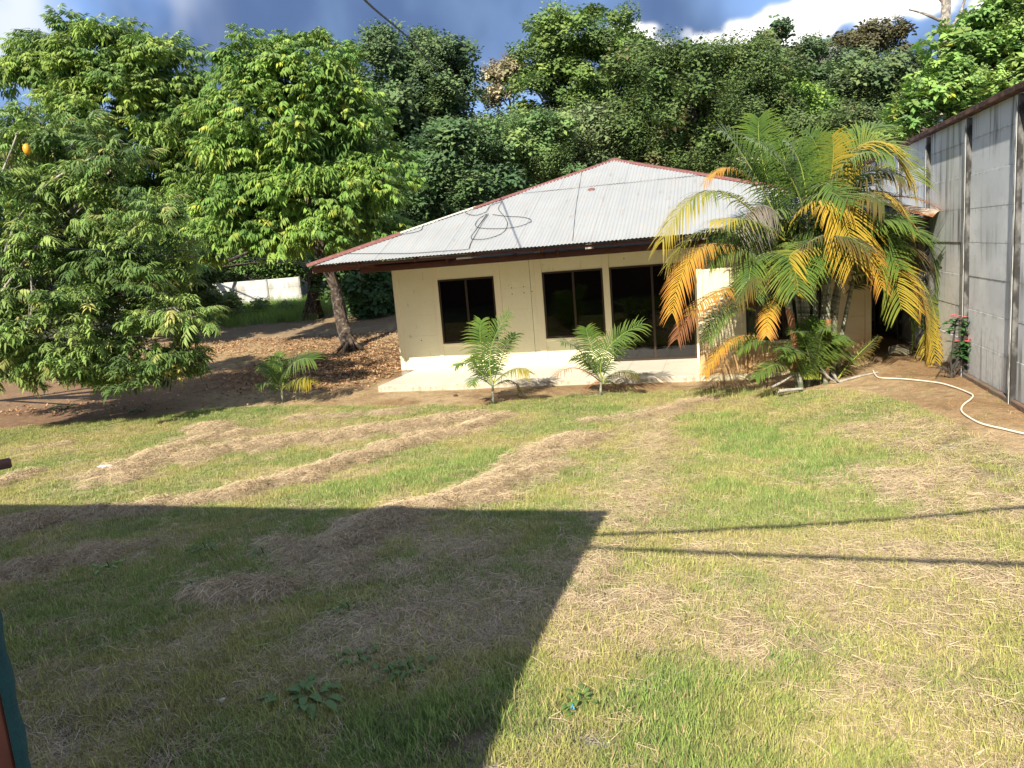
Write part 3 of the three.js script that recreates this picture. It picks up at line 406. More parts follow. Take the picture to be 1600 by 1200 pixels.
const TR = {"near":{"lobes":[[-9.05,6.12,-15.8,0.56,0.53],[-8.39,5.58,-15.8,0.8,0.46],[-7.3,4.94,-15.2,0.64,0.31],[-9.5,4.74,-15.8,0.99,0.8],[-8.4,4.4,-15.8,1.13,0.6],[-6.74,4.04,-15.0,0.63,0.33],[-6.64,3.31,-15.8,0.48,0.29],[-8.03,3.55,-15.8,1.06,0.6],[-9.59,3.22,-15.8,1.26,0.93],[-7.66,2.68,-15.8,1.19,0.73],[-6.49,2.23,-15.2,0.51,0.38],[-8.82,2.05,-15.8,1.66,0.73],[-7.3,1.66,-15.8,0.93,0.6],[-9.59,1.44,-15.8,1.39,0.5],[-8.06,1.07,-15.8,1.19,0.37],[-6.92,1.08,-15.8,0.46,0.32],[-11.38,3.89,-16.4,1.51,2.75]],"base":[-14.61,-0.1,-19.36]},"tallA":{"lobes":[[-13.84,9.89,-26.5,1.56,1.33],[-12.26,9.97,-26.5,1.78,1.11],[-10.69,9.25,-26.5,1.56,1.33],[-12.09,8.46,-26.5,2.67,1.78],[-10.09,7.69,-26.5,1.22,1.78],[-13.9,7.78,-26.5,2.0,1.78],[-11.22,5.92,-26.5,1.89,1.78],[-13.88,5.5,-26.5,2.22,2.0],[-10.38,4.37,-26.5,1.11,1.22],[-11.99,3.86,-26.5,2.0,0.89]],"base":[-22.35,0.91,-48.48]},"tallB":{"lobes":[[-6.68,8.76,-23.6,1.19,0.99],[-5.24,8.3,-23.6,1.39,1.19],[-6.15,7.11,-23.6,2.08,1.48],[-4.18,6.95,-23.6,1.09,1.39],[-7.66,6.5,-23.6,1.29,1.58],[-3.48,5.52,-23.6,1.09,1.29],[-5.44,5.21,-23.6,2.08,1.48],[-7.61,4.82,-23.6,1.48,1.39],[-3.92,4.15,-23.6,1.09,0.99],[-5.77,4.11,-23.6,1.78,0.79],[-8.4,4.03,-23.6,0.99,0.69]],"base":[-4.83,0.22,-23.21]},"darkround":{"lobes":[[-3.81,13.06,-41.0,2.24,1.38],[-5.27,11.62,-41.0,1.65,1.89],[-2.32,11.71,-41.0,1.89,1.89],[-1.36,9.59,-41.0,1.38,2.06],[-4.15,9.81,-41.0,2.75,2.06],[-6.18,9.34,-41.0,1.38,1.72],[-2.63,8.42,-41.0,2.06,1.72]],"base":[-4.18,0.88,-41.0]},"tall":{"lobes":[[4.99,15.07,-47.0,2.37,1.18],[7.2,14.73,-47.0,1.77,1.38],[3.39,13.61,-47.0,1.77,1.38],[5.79,13.07,-47.0,2.96,1.77],[8.44,13.4,-47.0,1.38,1.38],[2.89,11.87,-47.0,1.77,1.38],[5.29,11.14,-47.0,2.37,1.1],[7.58,11.5,-47.0,1.77,1.5]],"base":[5.34,0.43,-47.0]},"blossom":{"lobes":[[1.1,13.86,-50.0,1.01,0.84],[0.62,12.83,-50.0,0.67,0.92],[1.92,14.06,-50.0,0.84,0.67]],"base":[2.28,1.75,-50.0]},"olive":{"lobes":[[8.9,9.95,-35.0,2.79,1.17],[6.77,9.32,-35.0,1.47,1.61],[10.84,9.27,-35.0,1.91,1.41],[8.83,8.08,-35.0,3.38,1.76],[6.53,7.31,-35.0,1.61,1.47],[11.78,7.44,-35.0,1.61,1.61],[9.33,6.54,-35.0,2.64,1.03]],"base":[8.55,-0.12,-35.0]},"underA":{"lobes":[[-2.13,5.59,-31.0,1.43,1.3],[-0.9,6.59,-31.0,1.3,1.17],[-3.23,4.68,-31.0,1.04,0.91],[-0.92,5.0,-31.0,1.3,1.04],[-1.76,6.78,-31.0,1.04,0.91]],"base":[-2.04,0.87,-31.0]},"underB":{"lobes":[[0.79,6.96,-33.0,1.66,1.38],[-0.11,5.73,-33.0,1.38,1.11],[1.79,5.97,-33.0,1.66,1.25],[2.16,7.36,-33.0,1.25,0.97]],"base":[0.55,0.04,-33.0]},"underC":{"lobes":[[4.37,7.34,-36.0,2.11,1.36],[3.13,6.31,-36.0,1.81,1.21],[5.48,6.27,-36.0,1.51,1.21],[4.71,8.16,-36.0,1.36,0.75]],"base":[4.18,-0.12,-36.0]},"midA":{"lobes":[[16.33,12.82,-45.0,1.51,1.06],[17.38,11.38,-45.0,2.08,1.7],[15.4,11.53,-45.0,1.43,1.43],[18.26,10.1,-45.0,1.51,1.32]],"base":[16.93,0.61,-45.0]},"umbrella":{"lobes":[[25.19,15.09,-54.0,2.04,0.82],[23.6,14.65,-54.0,1.36,0.72],[26.36,15.53,-54.0,1.13,0.72],[27.13,14.46,-54.0,0.91,0.91],[24.54,14.25,-54.0,2.26,0.54]],"base":[25.39,3.03,-54.0]},"silver":{"lobes":[[20.91,12.08,-47.0,1.34,0.79],[20.22,11.42,-47.0,1.18,0.79]],"base":[20.95,1.14,-47.0]},"midB":{"lobes":[[19.76,10.05,-42.0,1.76,1.41],[21.45,9.43,-42.0,1.76,1.76],[20.26,8.39,-42.0,1.94,1.41],[18.4,9.19,-42.0,1.41,1.41],[22.12,10.51,-42.0,1.06,1.06]],"base":[20.44,0.34,-42.0]},"limebush":{"lobes":[[14.42,8.5,-37.0,1.18,0.81],[14.85,7.81,-37.0,1.09,0.62]],"base":[14.51,-0.12,-37.0]},"midC":{"lobes":[[14.18,6.42,-33.0,1.66,1.11],[16.32,5.99,-33.0,1.38,1.11],[12.43,6.3,-33.0,1.25,1.05],[15.25,5.43,-33.0,1.94,0.97],[10.93,5.64,-33.0,1.11,0.83],[17.4,6.17,-33.0,1.11,0.83]],"base":[14.42,-0.12,-33.0]},"bigleaf":{"lobes":[[12.21,7.01,-19.5,0.9,0.74],[11.52,6.33,-19.5,0.98,0.74],[12.93,6.37,-19.5,0.82,0.98],[10.83,5.49,-19.5,0.82,0.74],[12.01,5.62,-19.5,1.06,0.65],[12.82,7.55,-19.5,0.9,0.49],[10.28,5.15,-19.5,0.52,0.41],[13.7,6.83,-19.5,0.82,1.47]],"base":[12.56,0.07,-19.5]},"backrow":{"lobes":[[9.37,10.23,-50.0,5.03,2.52],[14.59,9.04,-50.0,4.61,2.52],[19.86,8.83,-50.0,4.19,2.52],[24.73,9.03,-50.0,4.19,2.52],[3.61,8.74,-50.0,4.19,2.52],[-1.27,8.73,-50.0,3.77,2.52]],"base":[13.24,1.3,-50.0]},"bushA":{"lobes":[[-5.69,2.38,-30.5,1.41,1.15],[-4.92,1.31,-30.5,0.9,0.9],[-6.36,3.18,-30.5,1.02,0.77]],"base":[-5.77,0.76,-30.5]},"bushB":{"lobes":[[-18.27,3.37,-31.5,2.11,1.19],[-15.44,3.14,-31.5,2.11,1.19],[-12.99,2.94,-31.5,1.19,1.06]],"base":[-16.52,0.59,-31.5]},"gardenbush":{"lobes":[[-12.41,1.82,-33.0,0.83,0.72],[-13.54,1.63,-33.0,0.83,0.72],[-11.65,1.37,-33.0,0.5,0.39],[-10.27,1.37,-33.0,0.39,0.44],[-9.39,1.13,-33.0,0.33,0.28]],"base":[-12.67,0.82,-33.0]},"bushC":{"lobes":[[-24.05,6.46,-47.0,5.52,3.55],[-17.1,6.65,-47.0,3.55,3.55],[-27.12,8.57,-47.0,3.55,3.55],[-11.39,6.2,-47.0,4.73,3.55],[-6.81,5.83,-47.0,2.37,3.15],[-15.65,3.31,-47.0,2.37,1.26],[-12.75,3.19,-47.0,2.17,1.18],[-18.51,3.65,-47.0,2.17,1.26],[-21.44,3.58,-47.0,2.37,1.38]],"base":[-15.4,0.88,-38.0]}};
tree('orchard_tree', 'dusty olive tree with long drooping leaves hanging low at the lawn edge', TR.near, { seed: 11, kind: 'feather', also: ['dusty', 'dusty'], outward: true, yaw: 3.4, cr: .46, per: 34, density: .70, size: .66, c0: [0.106, 0.194, 0.044], c1: [0.312, 0.431, 0.106], alt: [.42, .43, .13], altShare: .07, trunk: .14, twigs: 7, bark: M.barkPale });
tree('leafy_tree', 'tall bright green tree with hanging leaves behind the olive tree', TR.tallA, { seed: 12, kind: 'droopy', also: ['droopy', 'hang'], outward: true, cr: .62, per: 52, density: .92, size: .70, c0: [0.116, 0.22, 0.048], c1: [0.315, 0.428, 0.081], alt: [.36, .46, .07], altShare: .07, trunk: .2 });
tree('leafy_tree', 'yellow green tree with a leaning trunk beside the house corner', TR.tallB, { seed: 13, kind: 'droopy', also: ['droopy', 'hang'], outward: true, cr: .58, per: 50, density: .84, size: .70, c0: [0.108, 0.221, 0.041], c1: [0.27, 0.41, 0.07], alt: [.44, .50, .08], altShare: .08, trunk: .22, roots: true, path: [[-4.83,0.22,-23.21],[-5.06,1.25,-23.5],[-5.16,2.34,-23.4],[-5.44,3.22,-23.4],[-5.67,5.03,-23.5],[-5.66,7.05,-23.5]], twigs: 7 });
tree('forest_tree', 'dark rounded tree standing behind the yellow green tree', TR.darkround, { seed: 14, kind: 'tuft', also: ['round'], cr: .95, per: 42, size: 1.31, c0: [0.081, 0.143, 0.062], c1: [0.173, 0.256, 0.088], trunk: .3, mat: M.leafDull });
tree('forest_tree', 'tallest forest tree rising above the house ridge with open crown', TR.tall, { seed: 15, kind: 'tuft', also: ['round'], cr: 1.0, per: 39, density: .75, size: 1.39, c0: [0.117, 0.197, 0.055], c1: [0.235, 0.343, 0.075], trunk: .32, mat: M.leafDull, bark: M.barkPale, twigs: 7 });
tree('blossom_tree', 'small tan blossom crown left of the tallest forest tree', TR.blossom, { seed: 16, kind: 'tuft', cr: .8, per: 36, size: 1.23, c0: [.36, .30, .17], c1: [.56, .48, .30], alt: [.10, .12, .04], altShare: .2, trunk: .16, mat: M.leafDull, bark: M.barkPale });
tree('forest_tree', 'wide olive grey twiggy tree right behind the house ridge', TR.olive, { seed: 17, kind: 'fine', also: ['round'], cr: .78, per: 47, density: .95, size: 1.43, c0: [.085, .145, .035], c1: [.165, .245, .065], alt: [.20, .17, .07], altShare: .05, trunk: .22, mat: M.leafDull, bark: M.barkPale, twigs: 14 });
tree('forest_tree', 'dark bushy tree directly left of the house ridge', TR.underA, { seed: 18, kind: 'round', also: ['tuft'], cr: .75, per: 50, size: 1.31, c0: [0.074, 0.151, 0.058], c1: [0.16, 0.258, 0.08], trunk: .15, mat: M.leafDull });
tree('forest_tree', 'mid green bushy tree between the dark bush and the ridge', TR.underB, { seed: 19, kind: 'tuft', also: ['fine'], cr: .75, per: 47, size: 1.15, c0: [0.111, 0.212, 0.067], c1: [0.237, 0.335, 0.099], trunk: .15, mat: M.leafDull });
tree('forest_tree', 'grey green bushy tree just above the roof apex', TR.underC, { seed: 20, kind: 'fine', also: ['round'], cr: .8, per: 47, size: 1.56, c0: [0.154, 0.206, 0.09], c1: [0.256, 0.31, 0.122], trunk: .16, mat: M.leafDull });
tree('forest_tree', 'dark green peaked tree against the white cloud', TR.midA, { seed: 21, kind: 'tuft', cr: .95, per: 44, size: 1.31, c0: [0.089, 0.154, 0.061], c1: [0.181, 0.258, 0.09], trunk: .22, mat: M.leafDull });
tree('forest_tree', 'brownish flat topped tree against the blue sky', TR.umbrella, { seed: 22, kind: 'tuft', cr: .9, per: 33, density: .8, size: 1.31, c0: [.12, .115, .05], c1: [.19, .175, .08], trunk: .22, mat: M.leafDull, bark: M.barkPale, twigs: 8 });
tree('forest_tree', 'silvery green crown under the flat topped tree', TR.silver, { seed: 23, kind: 'tuft', cr: .75, per: 39, size: 1.15, c0: [0.256, 0.274, 0.254], c1: [0.406, 0.395, 0.381], trunk: .16, mat: M.leafDull });
tree('forest_tree', 'green wooded crowns right of the silvery tree', TR.midB, { seed: 24, kind: 'tuft', cr: .95, per: 44, size: 1.31, c0: [0.116, 0.186, 0.072], c1: [0.232, 0.299, 0.106], trunk: .2, mat: M.leafDull });
tree('lime_bush', 'bright lime green bush in the forest above the palm', TR.limebush, { seed: 25, kind: 'round', cr: .7, per: 36, size: 1.5, c0: [0.171, 0.309, 0.051], c1: [0.299, 0.446, 0.075], trunk: .12 });
tree('forest_tree', 'tangled olive undergrowth tree directly behind the tall palm', TR.midC, { seed: 26, kind: 'fine', also: ['tuft'], cr: .8, per: 50, size: 1.43, c0: [.085, .135, .035], c1: [.16, .23, .065], alt: [.30, .29, .14], altShare: .05, trunk: .16, mat: M.leafDull, bark: M.barkPale, twigs: 10 });
tree('broadleaf_tree', 'bright green broad leaved tree behind the tall wall', TR.bigleaf, { seed: 27, kind: 'big', also: ['tuft'], cr: .55, per: 40, density: 1, size: .68, c0: [0.16, 0.3, 0.07], c1: [0.321, 0.471, 0.11], alt: [.36, .38, .05], altShare: .06, trunk: .16 });
tree('forest_tree', 'deep forest crowns closing the view behind the olive grey tree', TR.backrow, { seed: 40, kind: 'round', cr: 1.1, per: 40, density: .9, size: 1.9, c0: [0.055, 0.098, 0.041], c1: [0.11, 0.157, 0.058], trunk: .25, mat: M.leafDull });
tree('undergrowth_bush', 'dark green bush between the leaning trunk and the house', TR.bushA, { seed: 28, kind: 'tuft', cr: .65, per: 47, size: 1.07, c0: [0.06, 0.128, 0.046], c1: [0.128, 0.24, 0.075], trunk: .1 });
tree('undergrowth_bush', 'dark green hedge of bushes under the tall left trees', TR.bushB, { seed: 29, kind: 'tuft', cr: .75, per: 44, size: 1.15, c0: [0.063, 0.121, 0.046], c1: [0.128, 0.206, 0.064], trunk: .1 });
tree('garden_bush', 'light green bush before the far white wall', TR.gardenbush, { seed: 41, kind: 'tuft', cr: .45, per: 40, size: .8, c0: [0.146, 0.235, 0.058], c1: [0.317, 0.392, 0.116], trunk: .05 });
tree('forest_tree', 'forest crowns seen low between the two bright left trees', TR.bushC, { seed: 30, kind: 'round', cr: 1.1, per: 44, density: .8, size: 1.64, c0: [.10, .19, .05], c1: [.19, .32, .075], trunk: .25, mat: M.leafDull });
{ // bare trunk, stem clump, visible boughs of the near tree, its fruit
  const t = [[[17.7,6.7,-31.0],[17.7,9.54,-31.0],[17.73,10.93,-31.0],[17.73,12.29,-31.0]],[[17.73,9.66,-31.0],[18.19,10.2,-31.0],[18.42,10.76,-31.0],[18.55,11.78,-31.0]],[[17.74,10.7,-31.0],[17.29,11.19,-31.0],[16.55,11.47,-31.0]],[[17.7,10.12,-31.0],[16.8,10.54,-31.0],[16.31,10.69,-31.0]]], T = thing('dead_tree', 'bare pale trunk with forked top against the sky', 'tree', t[0][0]), G = new Geo(), o = V(...t[0][0]);
  t.forEach((p, i) => limb(G, p.map(q => V(...q).sub(o)), i ? .08 : .26, i ? .03 : .13, 8, 12, .15, mulberry(60 + i))); part('trunk', G.done(), M.barkPale, T);
  const s = [-7.84,0.77,-31.19], tops = [[-7.91,2.67,-31.19],[-7.63,3.03,-31.19],[-7.41,2.75,-31.19],[-7.21,2.48,-31.19]], S = thing('stem_clump', 'clump of dark upright stems beside the white wall end', 'tree', s), r = mulberry(9);
  for (let i = 0; i < 12; i++) { const g = new Geo(), q = tops[i % 4], e = V(q[0] - s[0] + (r() - .5) * .3, q[1] - s[1] + .6 * r(), q[2] - s[2] + (r() - .5) * .5); limb(g, [V((i - 6) * .07, -.1, (r() - .5) * .5), e.clone().multiplyScalar(.5).add(V((r() - .5) * .15, 0, 0)), e], .07 + .04 * r(), .04, 6, 8, .25, r); part('stem', g.done(), M.bark, S); }
  const nb = [[[-10.27,3.29,-15.2],[-9.46,4.93,-15.2],[-9.14,5.44,-15.2],[-8.95,5.77,-15.2]],[[-10.17,2.53,-15.2],[-9.23,4.19,-15.2],[-8.63,4.74,-15.2],[-8.22,4.95,-15.2],[-7.56,5.22,-15.2]],[[-10.87,1.57,-15.2],[-9.88,2.76,-15.2],[-8.95,3.68,-15.2]],[[-9.52,1.97,-15.2],[-9.3,2.46,-15.2],[-9.21,3.08,-15.2]]], N = scene.getObjectByName('orchard_tree'), n0 = N.position;
  for (const p of nb) { const g = new Geo(); limb(g, p.map(q => V(...q).sub(n0)), .035, .015, 6, 10, .15, r); part('bough', g.done(), M.barkPale, N); }
  const f = [-8.73,5.4,-15.0], F = thing('fruit', 'single yellow fruit hanging in the olive tree', 'fruit', f), g = new THREE.SphereGeometry(.085, 14, 12); g.scale(.8, 1.2, .8); part('flesh', g, std({ roughness: .5, color: rgb(.72, .33, .02) }), F); part('stalk', new THREE.CylinderGeometry(.006, .008, .16, 6).translate(0, .17, 0), M.bark, F);
}

// ------------------------------------------------------------ palms
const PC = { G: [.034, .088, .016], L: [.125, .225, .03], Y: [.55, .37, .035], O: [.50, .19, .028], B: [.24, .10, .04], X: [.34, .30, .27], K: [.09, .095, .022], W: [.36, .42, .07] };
function frond(f, o, seed) {                                          // feather leaf: rachis with two rows of narrow leaflets
  const r = mulberry(seed), b = V(f[0], f[1], f[2]).sub(o), m = V(f[3], f[4], f[5]).sub(o), t = V(f[6], f[7], f[8]).sub(o), ty = f[9], w = f[10];
  const c = m.clone().multiplyScalar(2).addScaledVector(b, -.5).addScaledVector(t, -.5), cv = new THREE.QuadraticBezierCurve3(b, c, t), L = cv.getLength(), G = new Geo();
  const rc = ty === 'x' ? PC.X : 'dob'.includes(ty) ? PC.O : 'yYmn'.includes(ty) ? mix3(PC.Y, PC.L, .35) : PC.W, R0 = .016 * Math.min(1, .5 + L * .25);
  { let pr = null; for (let k = 0; k <= 14; k++) { const s = k / 14, p = cv.getPoint(s), rr = R0 * (1 - .85 * s), ring = []; for (let a = 0; a < 5; a++) ring.push(G.v(p.x + Math.cos(a * 1.257) * rr, p.y + Math.sin(a * 1.257) * rr, p.z + Math.cos(a * 1.257 + 1) * rr, rc)); if (pr) for (let a = 0; a < 5; a++) G.q(pr[a], ring[a], ring[(a + 1) % 5], pr[(a + 1) % 5]); pr = ring; } }
  const sparse = 'd'.includes(ty) ? .75 : 1, n = Math.round(L * 23 * sparse) + 9;
  for (let i = 0; i < n; i++) for (const sd of [-1, 1]) {
    const s = .10 + .90 * (i + r() * .5) / n, p = cv.getPoint(Math.min(1, s)), T = cv.getTangent(Math.min(1, s)); if (ty === 'd' && r() < .18) continue;
    const nn = 'glmn'.includes(ty) ? V(-.18, .9, .34) : V(-.08, 1, .12), up = nn.addScaledVector(T, -nn.dot(T)).normalize(); const S = new THREE.Vector3().crossVectors(T, up).normalize();
    const prof = Math.pow(Math.sin(Math.PI * (.10 + .78 * s)), .75), l = ('ob'.includes(ty) ? .54 : .70) * w * Math.min(1.1, .42 + L * .36) * prof * (.85 + .3 * r()), fw = 'x'.includes(ty) ? .1 : .38 + .6 * s * s, rise = ty === 'x' ? -.6 : ('glmn'.includes(ty) ? .42 : .26) * (1 - .3 * s), dr = (ty === 'x' ? .9 : 'd'.includes(ty) ? .28 : 'glmn'.includes(ty) ? .38 : .52) * (.7 + .6 * r());
    const d = S.clone().multiplyScalar(sd).addScaledVector(up, rise + .2 * (r() - .5)).addScaledVector(T, fw + .15 * (r() - .5)).normalize(), sv = new THREE.Vector3().crossVectors(d, up).normalize(), W0 = (ty === 'd' || ty === 'x' ? .0068 : .0112) * (.7 + .45 * w);
    const q = r(); let ca, cb;                                        // colour at the leaflet's base and tip
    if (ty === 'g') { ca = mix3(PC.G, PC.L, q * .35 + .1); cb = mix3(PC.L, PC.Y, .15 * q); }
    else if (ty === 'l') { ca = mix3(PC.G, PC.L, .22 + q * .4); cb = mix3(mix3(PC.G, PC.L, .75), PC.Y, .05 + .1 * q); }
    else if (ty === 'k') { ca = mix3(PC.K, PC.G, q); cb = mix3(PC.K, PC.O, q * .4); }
    else if (ty === 'y') { const k = sm(.35, .95, s + .35 * (q - .5)); ca = mix3(mix3(PC.G, PC.L, .35), mix3(PC.Y, PC.L, .45), k); cb = mix3(PC.L, PC.Y, .25 + .6 * k); }
    else if (ty === 'Y') { ca = mix3(PC.Y, PC.L, .15 + .2 * q); cb = mix3(PC.Y, PC.O, .3 * q); }
    else if (ty === 'n') { const k = sd < 0 ? .10 + .15 * q : .6 + .3 * q; ca = mix3(mix3(PC.G, PC.L, .6), PC.Y, k * .8); cb = mix3(PC.L, PC.Y, k); }
    else if (ty === 'm') { const k = sd > 0 ? .15 + .2 * q : .65 + .3 * q; ca = mix3(mix3(PC.G, PC.L, .6), PC.Y, k * .7); cb = mix3(PC.L, PC.Y, k); }
    else if (ty === 'o') { const k = sm(.15, .6, s + .2 * (q - .5)); ca = mix3(mix3(PC.G, PC.L, .5), mix3(PC.Y, PC.O, .3 * q), k); cb = mix3(mix3(PC.L, PC.O, .45), mix3(PC.O, PC.B, .25 * q), k); }
    else if (ty === 'b') { const k = sm(.45, .85, s + .25 * (q - .5)); ca = mix3(mix3(PC.Y, PC.L, .35), PC.B, k); cb = mix3(PC.O, PC.B, k); }
    else if (ty === 'd') { ca = mix3(PC.O, PC.B, q); cb = mix3(PC.B, PC.O, sm(.6, 1, s)); }
    else { ca = mix3(PC.X, PC.B, q * .5); cb = mix3(PC.X, PC.K, q * .4); }
    let pr = null;
    for (let k = 0; k <= 3; k++) { const u = k / 3, c0 = p.clone().addScaledVector(d, l * u).add(V(0, -dr * l * u * u, 0)), ww = W0 * (k === 0 ? .6 : k === 1 ? 1 : k === 2 ? .75 : .08), cc = mix3(ca, cb, u), a = G.v(c0.x + sv.x * ww, c0.y + sv.y * ww, c0.z + sv.z * ww, cc), e = G.v(c0.x - sv.x * ww, c0.y - sv.y * ww, c0.z - sv.z * ww, cc); if (pr) G.q(pr[0], pr[1], e, a); pr = [a, e]; }
  }
  return G.done();
}
